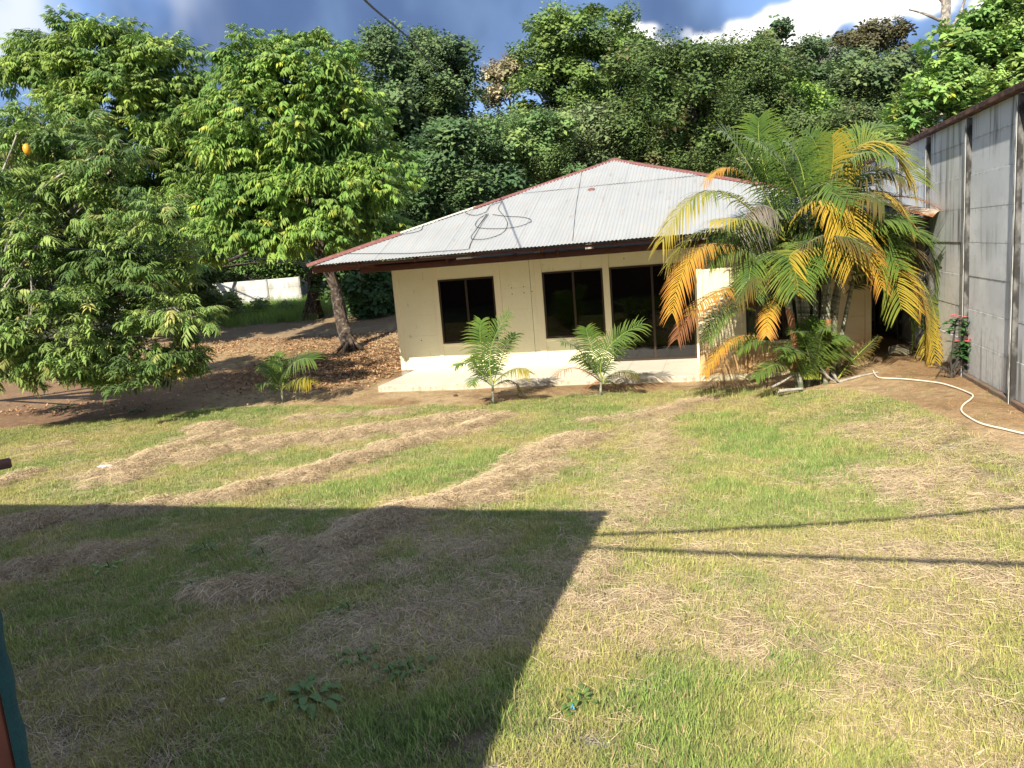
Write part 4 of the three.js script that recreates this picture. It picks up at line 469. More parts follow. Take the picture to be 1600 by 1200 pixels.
{
  const o = V(...[5.29,0.01,-13.24]), P = thing('areca_palm', 'large clumping palm with green and orange fronds in front of the house', 'palm', o.toArray()), F = [[4.4,2.95,-13.04,3.43,3.48,-12.77,2.61,2.73,-12.54,"y",0.8],[4.33,2.31,-13.04,3.28,2.58,-12.71,2.7,1.57,-12.44,"o",0.8],[4.19,2.7,-13.24,3.44,2.85,-13.3,2.84,2.32,-13.34,"y",0.65],[4.18,1.84,-13.04,3.34,1.77,-12.66,2.74,1.16,-12.34,"b",0.62],[4.32,1.43,-13.24,3.74,1.5,-12.97,3.34,1.04,-12.74,"g",0.5],[4.44,0.95,-13.14,3.77,0.98,-12.92,3.28,0.46,-12.74,"o",0.5],[4.85,2.71,-13.24,4.19,3.97,-13.13,3.76,4.43,-13.04,"g",1],[4.89,2.92,-13.34,4.57,3.91,-13.4,4.54,4.67,-13.44,"g",1],[5.18,3.1,-13.04,5.04,3.83,-12.99,4.78,4.18,-12.94,"g",1.15],[5.57,3.18,-13.24,6.18,4.08,-13.02,6.88,3.39,-12.84,"n",1.1],[5.6,3.12,-13.44,6.04,4.06,-13.55,6.73,4.4,-13.64,"g",1],[5.2,2.72,-12.84,5.4,3.14,-12.46,5.56,2.15,-12.14,"Y",0.95],[4.85,2.86,-12.94,5.2,3.2,-12.61,5.6,2.97,-12.34,"Y",0.9],[6.01,3.07,-13.24,6.93,3.14,-13.13,7.7,2.65,-13.04,"d",0.8],[6.23,3.16,-13.74,6.65,3.55,-13.91,6.93,3.19,-14.04,"g",0.8],[5.65,1.94,-12.94,6.19,2.2,-12.67,6.46,1.32,-12.44,"m",0.85],[6.02,2.18,-13.04,6.84,1.9,-12.93,7.26,0.34,-12.84,"Y",0.7],[6.43,2.47,-13.44,7.24,2.55,-13.5,7.75,1.64,-13.54,"g",1],[6.21,2.19,-13.34,6.93,2.34,-13.29,7.33,1.78,-13.24,"k",0.9],[5.46,2.4,-12.74,4.69,2.38,-12.47,4.58,1.79,-12.24,"m",0.75],[4.63,2.4,-12.94,4.15,2.3,-12.72,4.02,1.75,-12.54,"g",0.75],[4.61,1.81,-12.84,4.36,1.47,-12.62,4.23,1.08,-12.44,"o",0.6],[5.81,2.51,-12.94,6.2,2.76,-12.78,6.49,2.3,-12.64,"g",0.9],[4.71,2.95,-12.94,4.25,3.19,-12.78,3.81,2.77,-12.64,"x",0.7],[4.43,3.53,-13.34,3.97,3.88,-13.29,3.52,3.66,-13.24,"o",0.7],[5.53,3.04,-13.54,5.69,3.78,-13.65,5.48,4.42,-13.74,"g",1],[5.81,3.02,-13.54,6.19,3.54,-13.65,6.93,3.69,-13.74,"m",1],[5.16,2.3,-13.64,4.83,2.78,-13.81,4.24,2.6,-13.94,"g",0.9],[5.73,2.03,-13.64,6.35,2.26,-13.75,6.85,1.7,-13.84,"g",0.9],[5.17,2.3,-13.24,5.49,2.57,-13.02,5.77,2.04,-12.84,"g",0.8],[5.42,2.5,-13.44,5.12,2.91,-13.5,4.57,2.66,-13.54,"y",0.8],[6.18,1.88,-13.64,6.92,1.7,-13.75,7.44,0.84,-13.84,"g",0.9],[6.02,1.56,-13.54,6.48,1.75,-13.54,6.76,1.38,-13.54,"g",0.8],[5.0,1.98,-13.54,4.55,2.18,-13.54,4.09,1.94,-13.54,"o",0.75],[7.05,1.93,-13.34,7.39,1.35,-13.23,7.43,0.57,-13.14,"y",0.8],[5.07,3.05,-12.94,4.7,3.76,-12.78,4.05,4.27,-12.64,"g",0.95],[5.38,3.03,-13.04,5.57,3.65,-12.99,5.56,4.24,-12.94,"n",0.95],[4.74,2.6,-12.94,4.07,2.96,-12.67,3.38,3.0,-12.44,"y",0.75],[5.65,2.84,-12.94,6.21,3.25,-12.72,6.68,2.67,-12.54,"Y",0.8],[5.46,2.28,-12.74,5.81,2.54,-12.47,6.04,1.7,-12.24,"o",0.75],[4.84,2.11,-12.94,4.33,2.26,-12.72,3.78,1.69,-12.54,"k",0.8],[5.91,2.13,-13.04,6.54,2.24,-12.88,6.96,1.2,-12.74,"o",0.7],[5.28,2.85,-13.64,5.21,3.64,-13.86,5.06,4.39,-14.04,"g",0.9],[5.92,2.79,-13.54,6.44,3.31,-13.71,7.19,2.93,-13.84,"g",0.9]], BF = [[5.11,0.2,-12.99,4.89,0.57,-13.08,4.69,0.52,-13.15,"l",0.62],[5.31,0.18,-12.99,4.94,0.7,-12.76,4.61,0.71,-12.57,"l",0.62],[5.17,0.19,-12.99,4.97,0.7,-13.02,4.8,0.77,-13.04,"l",0.62],[5.05,0.2,-12.99,4.74,0.73,-12.7,4.5,0.84,-12.46,"l",0.62],[5.27,0.18,-12.99,5.1,0.9,-13.06,4.97,1.06,-13.12,"l",0.62],[5.24,0.19,-12.99,4.97,0.9,-12.74,4.77,1.09,-12.52,"l",0.62],[5.19,0.19,-12.99,5.06,0.76,-12.83,5.01,0.94,-12.69,"l",0.62],[5.14,0.19,-12.99,5.14,0.75,-13.11,5.2,0.91,-13.21,"l",0.62],[5.17,0.19,-12.99,5.2,0.97,-13.01,5.3,1.19,-13.02,"l",0.62],[5.3,0.18,-12.99,5.25,0.9,-12.74,5.32,1.12,-12.53,"l",0.62],[5.19,0.19,-12.99,5.25,0.83,-12.95,5.4,1.01,-12.91,"l",0.62],[5.27,0.18,-12.99,5.42,0.76,-13.14,5.66,0.9,-13.25,"l",0.62],[5.07,0.2,-12.99,5.17,0.89,-12.89,5.39,1.06,-12.81,"l",0.62],[5.34,0.18,-12.99,5.56,0.72,-13.06,5.89,0.81,-13.12,"l",0.62],[5.2,0.19,-12.99,5.42,0.68,-13.02,5.76,0.73,-13.05,"l",0.62],[5.09,0.2,-12.99,5.33,0.81,-12.88,5.72,0.84,-12.79,"l",0.62],[4.99,0.21,-12.99,5.26,0.57,-13.05,5.67,0.51,-13.09,"l",0.62],[5.05,0.2,-12.99,5.39,0.65,-12.99,5.89,0.51,-13.0,"l",0.62],[4.93,0.21,-13.14,4.46,0.88,-13.03,3.88,0.83,-12.94,"g",0.6],[5.72,0.14,-13.14,6.03,0.45,-13.2,6.47,0.81,-13.24,"k",0.5],[5.01,0.2,-13.04,4.56,0.51,-12.88,4.13,0.32,-12.74,"l",0.5]], C = [[5.01,0.03,-13.14,4.95,1.0,-13.14,4.77,2.33,-13.14],[5.01,0.06,-12.99,4.85,1.24,-12.99,4.64,2.02,-12.99],[5.22,0.02,-13.24,5.23,1.19,-13.24,5.18,2.41,-13.24],[5.37,-0.02,-13.39,5.43,1.16,-13.39,5.38,2.5,-13.39],[5.44,-0.01,-13.29,5.51,1.05,-13.29,5.58,2.27,-13.29],[5.45,0.02,-13.04,5.49,0.96,-13.04,5.54,1.95,-13.04],[5.69,-0.05,-13.34,5.76,1.14,-13.34,5.94,2.24,-13.34],[5.8,-0.06,-13.44,5.95,1.0,-13.44,6.2,2.11,-13.44],[5.27,0.01,-13.49,5.16,1.52,-13.49,5.02,2.64,-13.49],[5.6,-0.03,-13.54,5.79,1.35,-13.54,6.08,2.5,-13.54],[5.33,0.01,-13.44,5.24,1.74,-13.44,5.34,2.94,-13.44],[5.56,-0.03,-13.44,5.64,1.71,-13.44,5.72,2.91,-13.44]], r = mulberry(77);
  F.forEach((f, i) => part('frond', frond(f, o, 200 + i), M.leafV, P)); BF.forEach((f, i) => part('frond', frond(f, o, 300 + i), M.leafV, P));
  M.cane = std({ roughness: .7, map: tex(128, 512, (u, v) => { const ring = sm(.90, .97, (v * 10) % 1), n = fbm(u * 8, v * 30, 4, 8, 30); return mix3(mix3([.10, .12, .06], [.30, .29, .22], sm(.3, .7, n)), [.05, .05, .035], ring); }) });
  M.sheath = std({ roughness: .85, color: rgb(.30, .14, .06) }); M.pale = std({ roughness: .9, map: tex(256, 256, (u, v) => mix3([.16, .14, .12], [.46, .42, .36], fbm(u * 6, v * 30, 4, 6, 30))) });
  C.forEach((c, i) => { const G = new Geo(), a = V(c[0], c[1], c[2]).sub(o), m = V(c[3], c[4], c[5]).sub(o), e = V(c[6], c[7], c[8]).sub(o); a.y -= .1; limb(G, [a, m, e], .052, .034, 8, 14, .06, r); const s = part('cane', G.done(), M.cane, P); if (i < 2 || i === 5) { const g = new Geo(); limb(g, [a.clone().lerp(m, .35), a.clone().lerp(m, .75).add(V(0, 0, .01)), m.clone().lerp(e, .25).add(V(0, 0, .015))], .064, .05, 8, 8, .1, r); part('leaf_sheath', g.done(), M.sheath, P); } });
  // filler of small shaded fronds inside the clump
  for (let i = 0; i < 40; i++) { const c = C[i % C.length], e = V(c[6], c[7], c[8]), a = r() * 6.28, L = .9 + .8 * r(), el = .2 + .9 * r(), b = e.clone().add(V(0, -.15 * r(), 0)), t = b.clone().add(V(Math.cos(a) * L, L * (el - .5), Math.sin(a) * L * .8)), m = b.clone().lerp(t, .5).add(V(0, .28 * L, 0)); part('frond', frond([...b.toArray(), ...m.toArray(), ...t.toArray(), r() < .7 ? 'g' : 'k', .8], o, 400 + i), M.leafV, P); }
  // flower stalks and roots
  const sh = [[[4.45,0.12,-12.89],[4.64,0.2,-12.89],[4.84,0.31,-12.89]],[[4.57,0.04,-12.89],[4.79,0.05,-12.89],[4.99,0.05,-12.89]],[[5.26,0.47,-12.89],[5.39,0.27,-12.89],[5.57,-0.05,-12.89]],[[5.53,0.26,-12.89],[5.63,0.08,-12.89],[5.83,-0.07,-12.89]],[[5.61,0.01,-12.89],[5.94,-0.0,-12.89],[6.3,-0.02,-12.89]]]; sh.forEach((s, i) => { const T = thing('dead_frond_base', ['grey dead frond base left of the palm foot', 'white dead frond base lying at the palm foot', 'pale dry stalk leaning from the palm foot', 'bent pale root right of the palm foot', 'long flat root lying right of the palm'][i], 'dead frond', s[1]), g = new Geo(), q = s.map(p => V(...p).sub(V(...s[1]))); q.forEach((p, k) => { const w = V(...s[k]); p.y = Math.max(p.y, gWorld(w.x, w.z) - s[1][1] + .02); }); limb(g, q, i === 1 ? .036 : .028, i === 1 ? .022 : .012, 7, 8, .2, r); part('stalk', g.done(), M.pale, T); });
  const S = {"a":{"base":[-0.4,-0.12,-14.49],"f":[[-0.37,0.33,-14.49,-0.34,0.99,-14.49,0.04,1.63,-14.49,"l",0.85],[-0.36,0.3,-14.49,-0.53,1.04,-14.66,-0.49,1.52,-14.79,"l",0.7],[-0.36,0.3,-14.49,0.02,0.58,-14.27,0.33,0.53,-14.09,"y",0.6],[-0.37,0.28,-14.49,-0.76,0.73,-14.33,-1.03,0.75,-14.19,"l",0.6],[-0.37,0.25,-14.49,-0.65,0.5,-14.22,-0.74,0.4,-13.99,"g",0.45],[-0.36,0.3,-14.49,-0.07,0.94,-14.71,0.15,1.19,-14.89,"l",0.6],[-0.37,0.25,-14.49,-0.02,0.32,-14.6,0.14,0.07,-14.69,"k",0.45],[-0.37,0.28,-14.49,-0.59,0.67,-14.68,-0.77,0.79,-14.84,"g",0.6]]},"b":{"base":[1.68,-0.12,-14.5],"f":[[1.73,0.23,-14.5,1.87,0.82,-14.39,2.53,1.26,-14.3,"l",0.95],[1.73,0.23,-14.5,1.59,0.81,-14.61,1.51,1.22,-14.7,"l",0.75],[1.7,0.21,-14.5,1.32,0.84,-14.28,0.99,1.05,-14.1,"l",0.75],[1.7,0.18,-14.5,1.23,0.52,-14.23,0.82,0.45,-14.0,"d",0.5],[1.73,0.18,-14.5,2.08,0.38,-14.28,2.38,0.29,-14.1,"k",0.5],[1.7,0.21,-14.5,1.5,0.56,-14.67,1.2,0.63,-14.8,"g",0.6],[1.74,0.23,-14.5,2.1,0.76,-14.72,2.39,0.9,-14.9,"g",0.7],[1.7,0.13,-14.5,1.55,0.13,-14.56,1.38,-0.05,-14.6,"d",0.35],[1.74,0.13,-14.5,1.93,0.12,-14.61,2.07,-0.09,-14.7,"g",0.35]]},"c":{"base":[-5.11,-0.11,-16.66],"f":[[-5.06,0.23,-16.66,-4.71,0.77,-16.5,-4.22,0.84,-16.36,"l",1.1],[-5.08,0.24,-16.66,-5.27,0.64,-16.55,-5.43,0.75,-16.46,"l",0.95],[-5.08,0.21,-16.66,-5.27,0.4,-16.44,-5.45,0.34,-16.26,"g",0.6],[-5.07,0.21,-16.66,-4.64,0.44,-16.44,-4.31,0.36,-16.26,"y",0.8],[-5.06,0.23,-16.66,-5.1,0.66,-16.83,-5.24,0.92,-16.96,"g",0.9],[-5.06,0.23,-16.66,-4.88,0.56,-16.88,-4.72,0.52,-17.06,"g",0.55],[-5.08,0.18,-16.66,-5.33,0.21,-16.77,-5.52,0.03,-16.86,"g",0.4]]}}, SL = { a: 'young palm with one tall upright frond before the left window', b: 'spreading young palm before the glass door', c: 'smallest young palm by the bare soil on the left' };
  for (const k of ['a', 'b', 'c']) { const s = S[k], q = V(...s.base), T = thing('young_palm', SL[k], 'palm', s.base, 0, 'young palms along the lawn edge'); s.f.forEach((f, i) => part('frond', frond(f, q, 500 + i + k.charCodeAt(0)), M.leafV, T)); const G = new Geo(), e = V(s.f[0][0], s.f[0][1], s.f[0][2]).sub(q); limb(G, [V(0, -.1, 0), e.clone().multiplyScalar(.5), e.clone().multiplyScalar(1.08)], .032, .02, 7, 6, .15, r); part('stem', G.done(), M.cane, T); }
}
{ // flowering shrub at the wall
  const b = V(...[6.83,0.28,-11.64]), T = thing('flowering_shrub', 'spindly shrub with pink flowers at the foot of the tall wall', 'shrub', b.toArray()), tp = [[6.88,1.17,-11.64],[6.96,0.79,-11.64],[7.12,0.73,-11.64]], r = mulberry(5), G = new Geo(), L = new Geo(), D = new Geo();
  for (const p of tp) { const e = V(...p).sub(b); limb(G, [V(0, -.05, 0), V(e.x * .3, e.y * .5, e.z * .3), e], .022, .012, 6, 8, .3, r); for (let i = 0; i < 60; i++) { const a = r() * 6.28; leafBlade(L, e.clone().add(V((r() - .5) * .20, (r() - .75) * .26, (r() - .5) * .20)), V(Math.cos(a), .4 * r(), Math.sin(a)), .12 + .06 * r(), .030, .3, .2, 3); } }
  for (let i = 0; i < 26; i++) { const a = r() * 6.28, R = .25 * r(); limb(D, [V(0, 0, 0), V(Math.cos(a) * R * .6, .18, Math.sin(a) * R * .6), V(Math.cos(a) * R * 1.4, .30 * r() - .02, Math.sin(a) * R * 1.4)], .008, .003, 4, 4, .2, r); }
  part('stem', G.done(), std({ roughness: .9, color: rgb(.05, .045, .035) }), T); part('leaves', L.done(), std({ roughness: .6, color: rgb(.045, .13, .03) }), T); part('dry_twigs', D.done(), M.bark, T);
  const pink = std({ roughness: .7, color: rgb(.72, .09, .10) }); for (let i = 0; i < 16; i++) { const p = V(...tp[i % 3]).sub(b), g = new Geo(), c = p.add(V((r() - .5) * .26, .05 + .08 * r(), (r() - .2) * .22)); for (let k = 0; k < 6; k++) leafBlade(g, c, V(Math.cos(k * 1.05), .5, Math.sin(k * 1.05)), .052, .024, .3, .1, 3); part('flower', g.done(), pink, T); }
}
// ------------------------------------------------------------ grass, straw, fallen leaves
{
  const tuft = (seed, n, h, sp, lie) => { const r = mulberry(seed), G = new Geo(); for (let i = 0; i < n; i++) { const a = r() * 6.283, R = sp * Math.sqrt(r()), hh = h * (.5 + .7 * r()), ln = lie ? 1 : .25 + .5 * r(), a2 = r() * 6.283, w = lie ? .0008 + .0008 * r() : .0014 + .0016 * r(), x = Math.cos(a) * R, z = Math.sin(a) * R, dx = Math.cos(a2), dz = Math.sin(a2), k = .8 + .4 * r(), c0 = lie ? [k, k, k] : [.75 * k, .72 * k, .9 * k], c1 = lie ? [k * .9, k * .85, k * .8] : [1.1 * k, 1.05 * k, .8 * k];
    const pt = t => lie ? V(x + dx * hh * (t - .5), .012 + .03 * r() + .02 * Math.sin(t * 3), z + dz * hh * (t - .5) + .02 * Math.sin(t * 5 + a)) : V(x + dx * hh * ln * t * t, hh * (t - .25 * ln * t * t), z + dz * hh * ln * t * t); let pr = null;
    for (let s = 0; s <= 2; s++) { const p = pt(s / 2), ww = w * (s === 2 ? .15 : s === 1 ? .9 : 1), c = mix3(c0, c1, s / 2), e = G.v(p.x - dz * ww, p.y, p.z + dx * ww, c), f = G.v(p.x + dz * ww, p.y + (lie ? .001 : 0), p.z - dx * ww, c); if (pr) G.q(pr[0], pr[1], f, e); pr = [e, f]; } }
    return G.done(); };
  const r = mulberry(2024), lists = { a: [], b: [], s: [] }, N = 520000, cam = [7.96, 18.04];
  for (let i = 0; i < N; i++) {
    const d = 3.0 + 15.5 * Math.pow(r(), 1.25), az = (r() - .5) * 1.42, x = Math.tan(az) * d, z = -d, [u, v] = toUV(x, z); if (v > 16.5) continue;
    const e = lawnEdge(u, v); if (e < -.02 && !(r() < .012)) continue; if (v < 2.5 && u > .2) continue;
    const st = cover(STRAW, u, v), ba = cover(BARE, u, v), lu = cover(LUSH, u, v), n = fbm(u * 1.1 + 5, v * 1.1, 4), n2 = fbm(u * 4.5, v * 4.5 + 2, 3), y = gy(u, v, st), q = r();
    const sp = clamp(st * .85 + .08 + sm(.48, .72, n) * .22 - lu * .4, .05, .95);
    if (q < sp) { if (r() < .72 && ba < .6 && (cover(DARK, u, v) < .5 || r() < .3)) lists.s.push([x, y, z, r(), st]); }
    else if (r() < (1 - .8 * Math.max(ba, .8 * cover(DARK, u, v))) * (.30 + .7 * sm(.30, .55, n2 + lu * .3)) * (1 - .35 * sm(.25, 0, e))) {
      const g = clamp(lu * .8 + sm(.60, .35, n) * .75 + .2 * (r() - .5));
      let c = mix3([.47, .47, .165], [.27, .385, .11], g); if (r() < .14) c = [.58, .48, .27]; (lu * r() > .45 || r() < .07 ? lists.b : lists.a).push([x, y, z, r(), 0, c]);
    }
  }
  const L = thing('lawn_grass', null, null); L.userData = { kind: 'stuff', label: 'cut green grass covering the lawn' };
  const Sx = thing('straw', null, null); Sx.userData = { kind: 'stuff', label: 'dry cut straw lying in strips on the lawn' };
  const put = (geo, mat, list, nm, par, size) => { const im = new THREE.InstancedMesh(geo, mat, list.length); list.forEach((t, i) => { const s = size * (.6 + .8 * r()); EU.set((r() - .5) * .35, t[3] * 6.283, (r() - .5) * .35); MM.compose(V(t[0], t[1] - .004, t[2]), Q.setFromEuler(EU), V(s, s * (nm === 'straw_strands' ? .5 + .9 * t[4] : 1), s)); im.setMatrixAt(i, MM); const k = .75 + .5 * r(), c = t[5] ?? mix3([.38, .29, .165], [.62, .48, .30], r()); im.setColorAt(i, CC.setRGB(c[0] * k, c[1] * k, c[2] * k)); }); im.name = nm; im.receiveShadow = im.castShadow = true; im.userData.kind = 'stuff'; par.add(im); };
  put(tuft(1, 17, .034, .065), M.grass, lists.a, 'grass_blades', L, 1); put(tuft(2, 14, .07, .065), M.grass, lists.b, 'tall_blades', L, 1); put(tuft(3, 18, .13, .12, true), M.straw, lists.s, 'straw_strands', Sx, .85);
  console.log('grass', lists.a.length, lists.b.length, 'straw', lists.s.length);
  // fallen leaves under the trees
  const G = new Geo(); leafBlade(G, V(-.04, .010, 0), V(1, .15, 0), .085, .017, .1, .5, 4); const fl = [];
  for (let i = 0; i < 60000 && fl.length < 12000; i++) { const u = -11 + 11.4 * r(), v = -6 + 10 * r(), e = lawnEdge(u, v), k = .9 * Math.exp(-(((u + 2.4) / 1.9) ** 2 + ((v + .6) / 2.0) ** 2)) + .12 * sm(-4, -6, u) * sm(2, 4, v) + .25 * sm(-2, -4, v); if (e > .2 || r() > k * (.4 + fbm(u * 2, v * 2, 3)) || (u > -.1 && v < 2.6)) continue; const p = hw(u, gy(u, v), v); fl.push([p.x, p.y + .004 + .02 * r(), p.z]); }
  const im = new THREE.InstancedMesh(G.done(), std({ roughness: .75 }), fl.length); fl.forEach((p, i) => { EU.set((r() - .5) * 1, r() * 6.28, (r() - .5) * 1); const s = .7 + .7 * r(); MM.compose(V(...p), Q.setFromEuler(EU), V(s, s, s)); im.setMatrixAt(i, MM); const c = mix3([.20, .095, .04], [.52, .32, .16], r()); im.setColorAt(i, CC.setRGB(...c)); }); im.name = 'fallen_leaves'; im.castShadow = im.receiveShadow = true; im.userData = { kind: 'stuff', label: 'brown fallen leaves under the leaning tree' }; scene.add(im);
  // tall weeds before the white wall
  const W = []; for (let i = 0; i < 9000; i++) { const u = -16 + 8.5 * r(), v = -18 + 9.5 * r(); if (r() > sm(-8.4, -10.5, v + 1.5 * (fbm(u, v, 3) - .5)) * sm(-7, -9.5, u)) continue; const p = hw(u, gy(u, v), v); W.push([p.x, p.y, p.z, r(), 0, mix3([.20, .36, .07], [.36, .48, .13], r())]); }
  const T = thing('weeds', null, null); T.userData = { kind: 'stuff', label: 'tall green weeds before the white wall' }; put(tuft(7, 14, .38, .16), M.grass, W, 'weed_blades', T, 1.25);
}
{ // broad leaved weeds on the lawn
  const W = [[-1.31,0.34,-3.99],[-3.68,0.28,-6.41],[-2.98,0.25,-6.78],[-0.86,0.33,-4.17],[-1.08,0.33,-4.36],[-0.75,0.33,-4.19],[-2.36,0.25,-6.53],[-2.68,0.3,-5.77],[-1.3,0.31,-5.12],[0.22,0.34,-3.72],[-10.96,-0.1,-18.3],[-8.48,-0.11,-16.99]], LB = ['largest broad leaved weed in the shaded foreground', 'pale leaved weed alone in the shaded straw', 'low weed at the upper edge of the shade', 'weed behind the largest foreground weed', 'weed left of its twin in the shade', 'weed near the shadow edge of the building', 'small weed right of the shade centre', 'small weed in the dark straw strip', 'small weed at the middle of the shade', 'sunlit weed beside the bare pale patch', 'weed under the olive tree on the soil', 'second weed on the soil under the olive tree'], r = mulberry(31);
  W.forEach((p, i) => { const T = thing('broadleaf_weed', LB[i], 'weed', p, 0, 'weeds scattered on the ground'), G = new Geo(), n = i === 0 ? 30 : 20, s = [1.05, .7, .7, .65, .7, .7, .55, .6, .55, .6, 1.5, 1.3][i]; for (let k = 0; k < n; k++) { const a = k * 2.4 + r() * .5, R = .13 * r() * s; leafBlade(G, V(Math.cos(a) * R * 1.3, .015 + .05 * r(), Math.sin(a) * R * 1.3), V(Math.cos(a), .15 + .8 * r(), Math.sin(a)), (.05 + .10 * r()) * s, (.014 + .020 * r()) * s, .5, .25 + .3 * r(), 4); } part('leaves', G.done(), std({ roughness: .6, color: i === 1 ? rgb(.17, .28, .06) : rgb(.11, .18, .04) }), T); const g = new Geo(); limb(g, [V(0, -.02, 0), V(.01, .05, 0), V(0, .09, .01)], .008, .005, 5, 4); part('stem', g.done(), M.leafStem ??= std({ color: rgb(.08, .13, .04) }), T); });
}
{ // hose, litter, chips, stones
  const h = [[6.3,0.21,-13.08],[6.16,0.2,-12.7],[6.1,0.21,-12.43],[6.26,0.24,-12.02],[6.37,0.26,-11.64],[6.44,0.27,-11.25],[6.46,0.28,-10.96],[6.42,0.28,-10.6],[6.34,0.28,-10.29],[6.17,0.27,-10.06],[6.01,0.26,-9.92],[5.87,0.25,-9.76],[5.75,0.25,-9.55],[5.67,0.24,-9.26],[5.63,0.24,-8.94],[5.69,0.25,-8.61],[5.76,0.25,-8.39],[5.89,0.25,-8.05]].map(p => { const y = gWorld(p[0], p[2]); return V(p[0], y + .02, p[2]); }); tag(part('garden_hose', tube(h, .012, 8, 90), M.hose, scene), 'cream garden hose curving over the dry ground', 'hose');
  const sheet = (name, p, w, d, label, cat, mat, seed) => { const r = mulberry(seed), G = new Geo(), id = []; for (let j = 0; j < 4; j++) for (let i = 0; i < 5; i++) id.push(G.v((i / 4 - .5) * w + .01 * r(), .012 + .02 * r(), (j / 3 - .5) * d + .01 * r())); for (let j = 0; j < 3; j++) for (let i = 0; i < 4; i++) { const a = j * 5 + i; G.q(a, a + 5, a + 6, a + 1); } const m = part(name, G.done(), mat, scene, [p[0], gWorld(p[0], p[2]) + .045, p[2]]); m.rotation.y = seed; tag(m, label, cat); };
  sheet('paper_scrap', [-6.27,-0.01,-11.31], .22, .09, 'white paper scrap on the sunlit grass', 'paper', std({ roughness: .8, color: rgb(.82, .82, .80) }), 3);
  sheet('plastic_scrap', [0.18,0.34,-3.63], .022, .014, 'tiny pale blue plastic scrap in the foreground grass', 'plastic', std({ roughness: .4, color: rgb(.10, .35, .55) }), 5);
  const CH = [[-1.5,0.35,-3.62],[-1.81,0.34,-4.04],[-2.11,0.34,-3.89],[-2.27,0.34,-3.8],[-1.53,0.34,-3.93],[-1.29,0.35,-3.8],[-1.97,0.35,-4.02]], CL = ['cream stone chip nearest the camera in the shade', 'small white pebble on the shaded soil', 'yellowish chip on the dark soil', 'grey wood splinter on the dark soil', 'white pebble beside the largest weed', 'cream flake below the largest weed', 'pale flake left of the largest weed'], r = mulberry(8);
  CH.forEach((p, i) => { const pts = []; for (let k = 0; k < 12; k++) pts.push(V((r() - .5), (r() - .5) * .5, (r() - .5)).normalize().multiply(V(i === 3 ? .09 : .028, .012, .02))); const m = part('stone_chip', new ConvexGeometry(pts), std({ roughness: .9, color: i === 3 ? rgb(.30, .28, .25) : rgb(.56, .49, .36) }), scene, [p[0], gWorld(p[0], p[2]) + .012, p[2]]); m.rotation.y = i; tag(m, CL[i], 'chip', 'chips on the shaded soil'); });
  const rock = (p, s, label, c, seed) => { const q = mulberry(seed), pts = []; for (let k = 0; k < 40; k++) { const d = V(q() - .5, q() - .5, q() - .5).normalize(); pts.push(d.multiply(V(s, s * .6, s * .8)).multiplyScalar(.8 + .3 * q())); } const m = part('stone', new ConvexGeometry(pts), std({ roughness: .95, color: c, bumpMap: bumpFine, bumpScale: .02 }), scene, [p[0], gWorld(p[0], p[2]) + s * .25, p[2]]); tag(m, label, 'stone'); };
  const R = [7.31,0.28,-14.15]; rock(R, .24, 'mossy stone in the dark gap beside the tall wall', rgb(.16, .14, .09), 1); rock([R[0] + .45, 0, R[2] + .5], .13, 'smaller pale stone below the mossy one', rgb(.32, .26, .17), 2); rock([-1.2,-0.12,-15.78], .06, 'small dark clod on the soil before the slab', rgb(.09, .04, .025), 3);
}
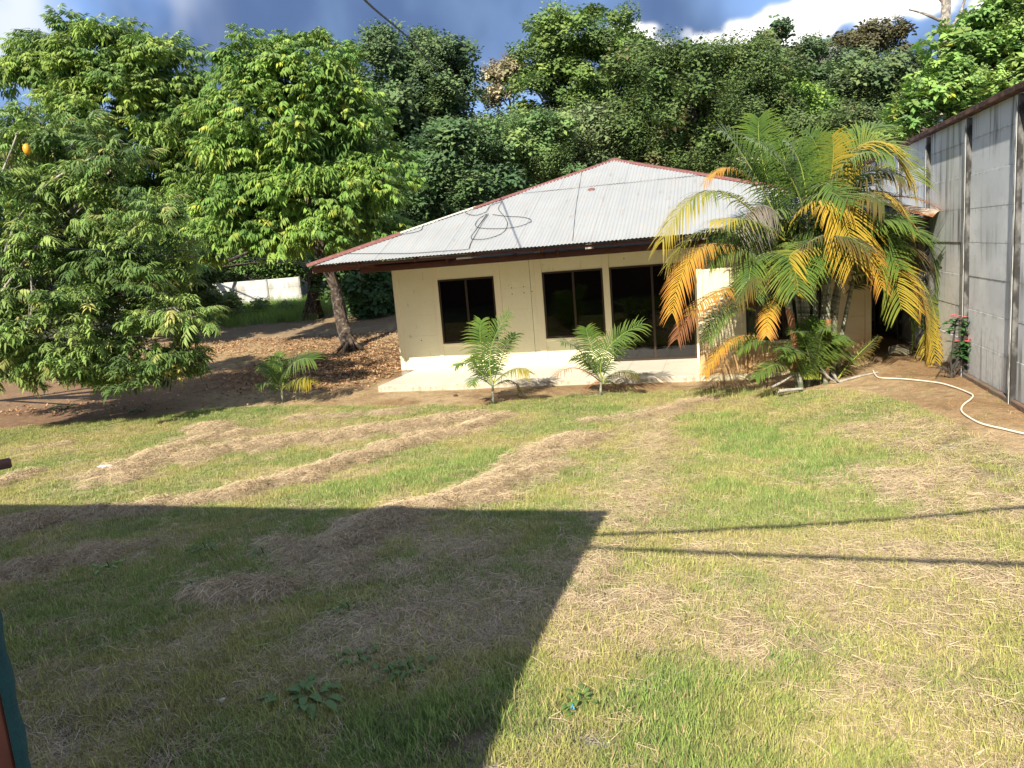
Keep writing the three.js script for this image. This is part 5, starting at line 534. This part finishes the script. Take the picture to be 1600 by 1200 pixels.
{ // wires
  const w = [[-1.48,5.76,-8.0],[-1.55,6.25,-11.0],[-1.55,7.32,-17.0],[-1.32,8.53,-27.0],[-0.65,9.45,-39.0]]; tag(part('overhead_cable', tube(w.map(p => V(...p)), .017, 6, 60), M.cable, scene), 'thick black cable crossing the sky towards the forest', 'cable');
  const d = [[[-8.01,3.85,-11.0],[-7.86,3.78,-12.4],[-7.11,3.54,-14.0],[-5.76,3.22,-15.5],[-4.11,2.89,-16.55]],[[-8.06,3.62,-11.0],[-7.9,3.55,-12.4],[-7.13,3.38,-14.0],[-5.77,3.14,-15.5],[-4.08,2.85,-16.6]]]; d.forEach((p, i) => tag(part('service_wire', tube(p.map(q => V(...q)), .006, 5, 40), M.cable, scene), ['upper thin wire crossing the left trees to the eave', 'lower thin wire crossing the left trees to the eave'][i], 'wire', 'wires to the house corner'));
  // two cables from the neighbouring eave whose shadows cross the lawn on the right
  [[hw(5.88, 4.05, 16.56), hw(7.69, 4.05, 16.16), hw(9.52, 4.05, 15.82), hw(14, 4.4, 15.1)], [hw(5.9, 4.05, 16.84), hw(7.63, 4.05, 16.92), hw(9.08, 4.05, 17.08), hw(14, 4.3, 17.8)]].forEach((p, i) => tag(part('eave_cable', tube(p, .028, 6, 30), M.cable, scene), ['upper cable leaving the building eave', 'lower cable leaving the building eave'][i], 'cable', 'cables from the building eave'));
}
{ // post with green net at the lower left
  const p = [-1.659,0.0,-2.2], y0 = gWorld(p[0], p[2]), T = thing('netted_post', 'rusty red post edged with dark green net at the lower left corner', 'post', [p[0], y0, p[2]], .64), net = std({ roughness: .95, map: tex(256, 256, (u, v) => mix3([.010, .045, .05], [.022, .085, .085], vn(u * 120, v * 120, 120, 120) * .7 + .3 * fbm(u * 8, v * 8, 4, 8, 8)), true, 3) });
  part('steel_post', cbox(-.16, -.005, -.4, 3.9, -.04, .04, .008), M.rustRed = std({ roughness: .8, map: tex(256, 256, (u, v) => mix3([.13, .035, .02], [.24, .075, .04], fbm(u * 10, v * 10, 5, 10, 10))) }), T);
  const G = new Geo(); let pr = null; for (let i = 0; i <= 80; i++) { const y = -.35 + 4.2 * i / 80, w = .036 + .004 * Math.sin(i * 1.7), row = [[-.004, .047], [w * .6, .05], [w, .012], [w * .7, -.035], [-.004, -.047]].map(q => G.v(q[0], y, q[1], null, q[0] + q[1], y)); if (pr) for (let k = 0; k < 4; k++) G.q(pr[k], pr[k + 1], row[k + 1], row[k]); pr = row; } part('net', G.done(), net, T);
  const b = [-1.521,2.251,-2.2]; part('bracket', cbox(-.06, .138, b[1] - y0 - .014, b[1] - y0 + .014, -.015, .015, .004).translate(0, 0, .03), M.rust, T);
}

renderer.render(scene, camera);
